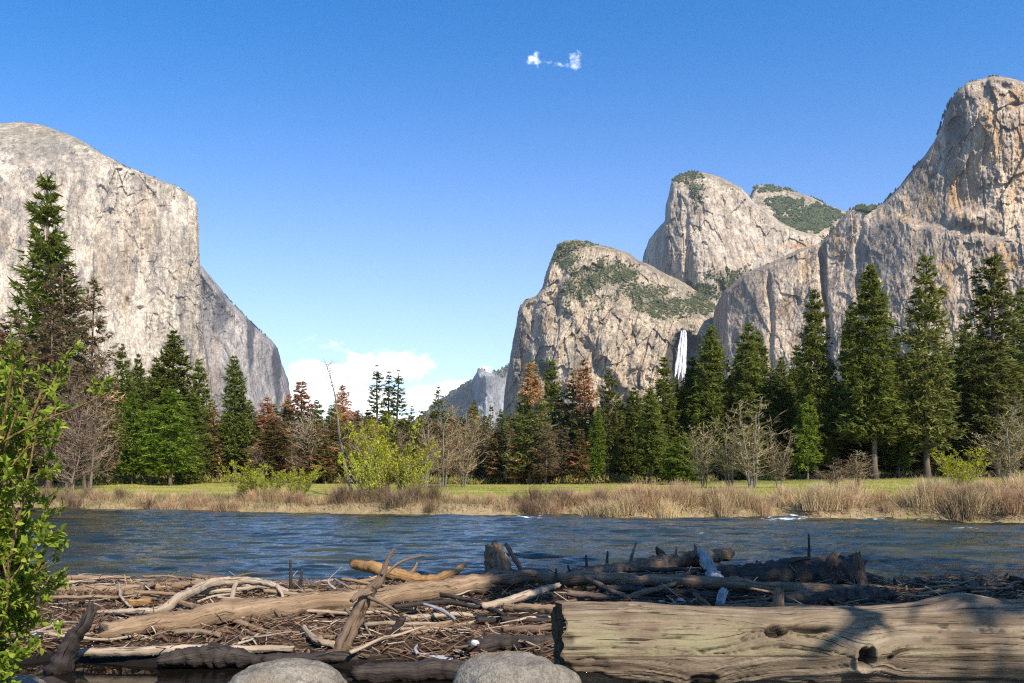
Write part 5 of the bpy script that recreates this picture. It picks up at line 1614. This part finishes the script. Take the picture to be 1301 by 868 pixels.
# ------------------------------------------------------------------ the great pale log
def great_log():
    D0 = 7.4
    n, k = 460, 180
    x0 = (709 - 650.5) * D0 / F; x1 = x0 + 5.9
    s = np.linspace(0, 1, n)[:, None]
    a = np.linspace(0, 2 * np.pi, k, endpoint=False)[None]        # 0 = towards the camera, pi/2 = up
    xs = x0 + (x1 - x0) * s
    px = 650.5 + xs * F / D0
    R = .395 + .02 * np.sin(s * 9 + 1) + .012 * s
    cz = EYE + (HZ - 821) * D0 / F + 0 * s
    hump = .10 * np.exp(-((px - 1218) / 42) ** 2) * np.exp(-((a - 1.65) / .55) ** 2)
    dip = -.035 * np.exp(-((px - 930) / 150) ** 2) * np.exp(-((a - 1.5) / .7) ** 2)
    r = R + hump + dip
    au = a * .4; xx = xs
    # knots: pixel x, angle, size, lift, hollow
    gu = xx + 0 * a; gv = au + 0 * xx
    rot = np.zeros((n, k)); moss = np.zeros((n, k))
    for kx, ky, sx, sa, lift, hollow in [(984, 801, .12, .075, .035, .13), (1026, 797, .26, .045, .0, .11), (1092, 832, .085, .10, .13, .17), (811, 775, .05, .035, .01, .05), (1124, 833, .03, .035, .0, .02), (893, 866, .16, .12, .06, .04)]:
        kxw = (kx - 650.5) * (D0 - .3) / F
        zz = EYE + (HZ - ky) * (D0 - .3) / F - cz[0, 0]
        ka = math.asin(np.clip(zz / .40, -.98, .98))
        du = (xx - kxw) / sx; dv = (a - ka) / (sa / .40)
        dv = (dv + np.pi / (sa / .4)) % (2 * np.pi / (sa / .4)) - np.pi / (sa / .4)
        q = np.sqrt(du * du + dv * dv) + .30 * fbm(du * 1.6, dv * 1.6, int(kx), 4)
        r = r + lift * np.exp(-(q / 1.5) ** 2) - hollow * sstep(-q, -1.05, -.55)
        rot = np.maximum(rot, sstep(-q, -1.0, -.62) * .92)
        # grain sweeps round the knot
        gv = gv + np.sign(dv) * sa * .9 * np.exp(-(q / 2.8) ** 2)
    # long weathering grooves follow the grain
    grain = fbm_axis(gu * .7, gv * 22, 71, 4, .6)
    r = r + .016 * grain - .016 * np.clip(np.abs(fbm_axis(gu * .45 + 4, gv * 9, 72, 3)) * -1 + .06, 0, 1) / .06
    r = r + .016 * fbm(gu * 2.5, gv * 3, 73, 4) + .03 * fbm(gu * .8, gv * 1.5, 77, 3)
    split = np.abs(fbm_axis(gu * .22 + 2, gv * 4.2, 78, 4, .55))
    r = r - .03 * sstep(-split, -.022, 0)
    rot = np.maximum(rot, .8 * sstep(-split, -.014, 0))
    # flaked wood low at the broken left end
    fl = fbm(gu * 2.2, gv * 5, 74, 4) + (1.15 - (px - 700) / 95) - 1.2 * np.clip((np.sin(a) + .25) / .8, -1, 1)
    flake = sstep(fl, .45, .62)
    r = r - .040 * flake
    rot = np.maximum(rot, .55 * np.exp(-((fl - .5) / .10) ** 2) * (px < 850))
    # checks across the sunny right part
    chk = sstep(fbm(gu * 6, gv * 14, 75, 4), .38, .5) * np.exp(-((px - 1195) / 70) ** 2) * np.exp(-((a - .55) / .5) ** 2)
    rot = np.maximum(rot, .75 * chk); r = r - .008 * chk
    moss = np.exp(-((px - 830) / 150) ** 2) * np.exp(-((a - .35) / .55) ** 2) + .4 * np.exp(-((a + .1) / .4) ** 2)
    jag = (.05 * fbm(a * 3 + 0 * s, a * 0 + 1 + 0 * s, 76, 4) + .03 * np.cos(a)) * (s < .004)
    X = xs + jag + 0 * a
    Y = D0 - np.cos(a) * r + .02 * np.sin(s * 7)
    Z = cz + np.sin(a) * r
    V = np.stack([X, Y, Z], -1).reshape(-1, 3)
    i = np.arange(n * k).reshape(n, k); j = np.roll(i, -1, 1)
    Q = np.stack([i[:-1], i[1:], j[1:], j[:-1]], -1).reshape(-1, 4)
    me = np_mesh("trunk_wood", V, Q)
    for nm, v in (('gu', gu), ('gv', gv), ('gr', 0 * gv + .3), ('rot', rot), ('moss', moss)): set_attr(me, nm, v)
    root = bpy.data.objects.new("great_log", None); col.objects.link(root)
    tag(root, "great pale weathered log with knots filling the lower right foreground", "log")
    link("trunk_wood", me, W_BIG, root)
    # broken end: splintered rings sunk to a rotten heart
    m = 26
    f = np.linspace(1, 0, m)[:, None]
    dep = .10 * (1 - f) ** .6 + .05 * fbm(np.cos(a) * 5 * f + 3, np.sin(a) * 5 * f, 81, 4) * (1 - f * .9) + .012 * np.sin(f * 60)
    base = V.reshape(n, k, 3)[0]
    c0 = base.mean(0)
    E = c0 + (base - c0)[None] * (f[..., None] * .998) + np.stack([dep, 0 * dep, 0 * dep], -1)
    i = np.arange(m * k).reshape(m, k); j = np.roll(i, -1, 1)
    me2 = np_mesh("broken_end", E.reshape(-1, 3), np.stack([i[:-1], j[:-1], j[1:], i[1:]], -1).reshape(-1, 4))
    set_attr(me2, 'gu', (f * .3 + 0 * a)); set_attr(me2, 'gv', f * 2 + .1 * np.sin(a * 5)); set_attr(me2, 'gr', 0 * f + 0 * a + .7); set_attr(me2, 'rot', .35 + .5 * (1 - f) + 0 * a)
    link("broken_end", me2, W_TAN, root)
    return root


great_log()


# ------------------------------------------------------------------ boulders
def stone_material(name, a, b, c_):
    m, t, o = material(name)
    P = t.new('ShaderNodeTexCoord').outputs['Object']
    n = t.noise(P, 3, 6, .7); n2 = t.noise(P, 26, 4, .7); n3 = t.noise(P, 80, 2, .6)
    c = t.ramp(t.math('ADD', t.math('MULTIPLY', n, .5), t.math('MULTIPLY', n2, .5)), [(.35, a), (.5, b), (.65, c_)])
    c = t.mix(t.math('MULTIPLY', t.smooth(n3, .56, .66), .6), c, tuple(x * .35 for x in a))
    lich = t.smooth(t.noise(P, 5.5, 6, .7, .6), .55, .63)
    c = t.mix(t.math('MULTIPLY', lich, .55), c, tuple(x * .55 for x in b))
    c = t.mix(t.math('MULTIPLY', t.smooth(t.noise(P, 1.6, 4, .6), .5, .62), .5), c, (b[0] * 1.15, b[1] * .95, b[2] * .72))
    principled(t, o, c, .9, t.bump(t.math('ADD', n, t.math('MULTIPLY', n2, .3)), 1.0, .06), .2)
    return m


STONE = stone_material("boulder_granite", (.10, .088, .070), (.195, .172, .138), (.31, .28, .23))


def boulder(px, ptop, half, D, depth, seed, label, mat=STONE):
    X = (px - 650.5) * D / F; zt = EYE + (HZ - ptop) * D / F
    rx = half * D / F
    nr, nc = 60, 110
    th = np.linspace(0, np.pi, nr)[:, None]; ph = np.linspace(0, 2 * np.pi, nc, endpoint=False)[None]
    d = np.stack([np.sin(th) * np.cos(ph), np.sin(th) * np.sin(ph), np.cos(th) + 0 * ph], -1)
    d = np.sign(d) * np.abs(d) ** .9
    rr_ = 1 + .17 * fbm(d[..., 0] * 1.3 + 9, d[..., 1] * 1.3 + d[..., 2], seed, 3) + .07 * np.abs(fbm(d[..., 0] * 2.4, d[..., 1] * 2.4 + d[..., 2] * 2, seed + 7, 4)) + .05 * fbm(d[..., 0] * 4, d[..., 2] * 4 + d[..., 1] * 3, seed + 1, 4)
    hz = (zt - .02) / 2 + .12
    V = d * rr_[..., None] * np.array([rx, depth, hz])
    V[..., 2] += zt - V[..., 2].max()
    V[..., 0] += X; V[..., 1] += D
    i = np.arange(nr * nc).reshape(nr, nc); j = np.roll(i, -1, 1)
    me = np_mesh("boulder", V.reshape(-1, 3), np.stack([i[:-1], i[1:], j[1:], j[:-1]], -1).reshape(-1, 4))
    return link("boulder", me, mat, None, label, "boulder")


boulder(656, 829, 88, 6.9, .46, 5, "rounded grey boulder in front of the left end of the great log")
boulder(362, 839, 76, 7.3, .42, 9, "pale sunlit boulder standing in the puddle")
boulder(10, 858, 56, 7.3, .35, 13, "pale boulder in the lower left corner under the leafy bush")


def pebble(px, py, z, r, seed, label):
    p = on_plane(px, py, z)
    nr, nc = 14, 20
    th = np.linspace(0, np.pi, nr)[:, None]; ph = np.linspace(0, 2 * np.pi, nc, endpoint=False)[None]
    d = np.stack([np.sin(th) * np.cos(ph), np.sin(th) * np.sin(ph), np.cos(th) + 0 * ph], -1)
    V = d * (1 + .3 * fbm(d[..., 0] * 2 + seed, d[..., 1] * 2 + d[..., 2] * 1.7, seed, 3))[..., None] * np.array([r, r * .8, r * .75]) + p
    i = np.arange(nr * nc).reshape(nr, nc); j = np.roll(i, -1, 1)
    me = np_mesh("stone", V.reshape(-1, 3), np.stack([i[:-1], i[1:], j[1:], j[:-1]], -1).reshape(-1, 4))
    link("stone", me, STONE2, None, label, "stone")


STONE2 = stone_material("white_stone", (.36, .36, .37), (.52, .52, .53), (.68, .68, .69))
for i, (x, y, r, lb) in enumerate([(783, 756, .075, "roundish white stone lodged behind the great log's left part"), (805, 736, .07, "white angular lump resting on the long pole"), (865, 765, .07, "pale stone tucked against the great log's top edge"), (840, 764, .05, "small whitish stone left of the pale tucked stone"),
                                   (603, 817, .05, "small white stone left of the dark beam"), (68, 792, .07, "pale lump in the debris beside the leafy bush"), (48, 806, .07, "brownish pale lump in the debris under the leafy bush")]):
    pebble(x, y, .34 if x > 500 else .2, r, i + 3, lb)


# ------------------------------------------------------------------ leafy willow bush at the left
LEAF = foliage_material("willow_leaf", (.085, .125, .016), (.20, .255, .028), (.38, .43, .06), trans=.42, var=.1)
STEM = bark_material("willow_bark", (.13, .085, .03), (.30, .21, .09), (30, 30, 8))


def leafy_bush():
    rs = np.random.RandomState(8)
    root = bpy.data.objects.new("willow_bush", None); col.objects.link(root)
    root.location = (-3.75, 5.1, .42)
    tag(root, "leafy green willow bush leaning in from the left picture edge", "bush")
    sp = Soup(); L = []
    base = np.array([-3.75, 5.1, .42])

    def leaves(p, q, n, size):
        for _ in range(n):
            f = rs.rand()
            c = p + (q - p) * f
            ax = (q - p) / (np.linalg.norm(q - p) + 1e-9) * .6 + rs.normal(0, .6, 3) + np.array([0, 0, .25]); ax /= np.linalg.norm(ax)
            sd_ = np.cross(ax, rs.normal(0, 1, 3) + np.array([0, 0, 1.2])); sd_ /= np.linalg.norm(sd_)
            up = np.cross(sd_, ax)
            ln = size * rs.uniform(.55, 1.25); wd = ln * rs.uniform(.20, .30)
            fold = up * wd * .5
            st = c + ax * ln * .12
            L.append((st, st + ax * ln * .38 + sd_ * wd + fold, st + ax * ln * .38 - sd_ * wd + fold, st + ax * ln * .42, st + ax * ln * .98 - up * ln * .12,
                      st + ax * ln * .72 + sd_ * wd * .62 + fold * .3, st + ax * ln * .72 - sd_ * wd * .62 + fold * .3))

    def shoot(p, d, ln, r, lev):
        n = 9 if lev == 0 else 6
        pts = [p]; dd = d / np.linalg.norm(d)
        for i in range(n):
            dd = dd + rs.normal(0, .07, 3) + np.array([0, 0, .02 if lev else -.02])
            dd /= np.linalg.norm(dd)
            pts.append(pts[-1] + dd * ln / n)
        pts = np.array(pts)
        sp.add(*tube(pts, np.linspace(r, r * .35, n + 1), 7 if lev == 0 else 5, 0, 0, False))
        if lev == 0:
            for i in range(5, n):
                leaves(pts[i], pts[i + 1], 3, .052)
        if lev >= 1:
            dens = (3 if lev == 2 else 1)
            for i in range(1 if lev == 2 else 2, n):
                leaves(pts[i], pts[i + 1], dens + (rs.rand() < .6), .054)
        if lev < 2:
            for k in range((8 if lev == 0 else 5)):
                f = rs.uniform(.22, 1.0); i = min(n - 1, int(f * n))
                nd = (pts[i + 1] - pts[i]); nd /= np.linalg.norm(nd)
                nd = nd + rs.normal(0, .55, 3) + np.array([.02, 0, .12])
                shoot(pts[i], nd, ln * rs.uniform(.18, .34) * (1.0 if lev == 0 else .9), r * .42, lev + 1)

    # stems aimed at where the photograph shows the sprays end
    for tx, ty, td, r in [(4, 341, 5.2, .022), (46, 416, 5.0, .020), (78, 426, 5.3, .018), (14, 480, 4.7, .02), (33, 540, 5.1, .018), (74, 610, 5.0, .016), (8, 600, 4.6, .016), (54, 658, 5.1, .014), (-1, 705, 4.8, .014),
                          (-36, 725, 4.9, .014), (-11, 386, 5.4, .024), (-22, 560, 5.3, .02), (-26, 650, 5.4, .016), (-66, 780, 4.9, .012), (-36, 316, 5.1, .02), (-46, 460, 4.8, .02), (-41, 800, 5.0, .010), (-22, 500, 5.7, .02), (24, 386, 5.6, .018), (-41, 690, 5.0, .014),
                          (26, 352, 5.2, .018), (52, 392, 5.4, .017), (86, 440, 5.1, .016), (104, 470, 5.2, .014), (60, 500, 4.8, .015), (90, 545, 5.2, .014), (60, 575, 4.9, .014), (96, 632, 5.1, .013), (70, 610, 4.7, .013),
                          (38, 660, 5.2, .012), (46, 450, 4.9, .016), (88, 655, 5.3, .012), (33, 700, 5.1, .012), (13, 745, 5.0, .010), (20, 545, 4.7, .015), (16, 430, 5.1, .018), (112, 600, 5.3, .012)]:
        tip = at(tx, ty, td)
        b = base + rs.normal(0, .12, 3) * [1, 1, 0]
        d = tip - b
        ln = np.linalg.norm(d) * (.84 if ty < 560 else .70)
        shoot(b, d + np.array([-.12, 0, .25]) * ln * .4, ln, r, 0)
    L = np.array(L) - base
    n = len(L)
    # 7 corners: stalk, left, right, midrib, tip, left outer, right outer
    T = np.array([[0, 3, 1], [0, 2, 3], [1, 3, 5], [2, 6, 3], [3, 4, 5], [3, 6, 4]])
    me = np_mesh("leaves", L.reshape(-1, 3), (T[None] + (np.arange(n) * 7)[:, None, None]).reshape(-1, 3), True)
    set_attr(me, 'lum', np.repeat(rs.rand(n), 7)); set_attr(me, 'dead', np.zeros(n * 7))
    link("leaves", me, LEAF, root)
    sp.v = [v - base for v in sp.v]
    link("stems", sp.mesh("stems"), STEM, root)
    print("leaves", n)


leafy_bush()


# ------------------------------------------------------------------ pines on the near bank beside the viewer: they shade the right of the jam
for i, (X, Y, h, r, lb) in enumerate([(7.7, 2.6, 17, 2.4, "first pine on the near bank right of the viewer, out of the picture"), (10.6, 3.2, 19, 2.8, "second pine on the near bank right of the viewer, out of the picture"), (14.8, 2.4, 18, 2.8, "third pine on the near bank right of the viewer, out of the picture"),
                                      (19.0, 3.6, 20, 3.0, "farthest right pine on the near bank, out of the picture"),
                                      (13.3, -6.0, 19, 2.2, "tall pine behind the viewer on the right, out of the picture")]):
    parts, H, R = KINDS['shade'][i % 2]
    e = bpy.data.objects.new("pine_tree", None); col.objects.link(e)
    e.location = (X, Y, float(ground_z(np.array([X]), np.array([Y]))[0]) - .1)
    e.scale = (r / R, r / R, h / H); e.rotation_euler = (0, 0, i * 1.3)
    tag(e, lb, "tree", "near bank pines")
    for pn, me, mt in parts: link(pn, me, mt, e)



# ================================================================== air
def build_haze():
    x, y0, y1, z0, z1 = 9000, -400, 9000, -3, 1300
    V = [(sx * x, yy, zz) for zz in (z0, z1) for yy in (y0, y1) for sx in (-1, 1)]
    Fc = [[0, 2, 3, 1], [4, 5, 7, 6], [0, 1, 5, 4], [2, 6, 7, 3], [0, 4, 6, 2], [1, 3, 7, 5]]
    me = np_mesh("haze", V, np.array(Fc), False)
    m, t, o = material("air")
    v = t.new('ShaderNodeVolumePrincipled')
    v.inputs['Color'].default_value = (.74, .85, 1.0, 1)
    v.inputs['Density'].default_value = 4.4e-5
    v.inputs['Anisotropy'].default_value = .2
    t.link(v.outputs[0], o.inputs['Volume'])
    link("haze", me, m, kind='stuff')


build_haze()
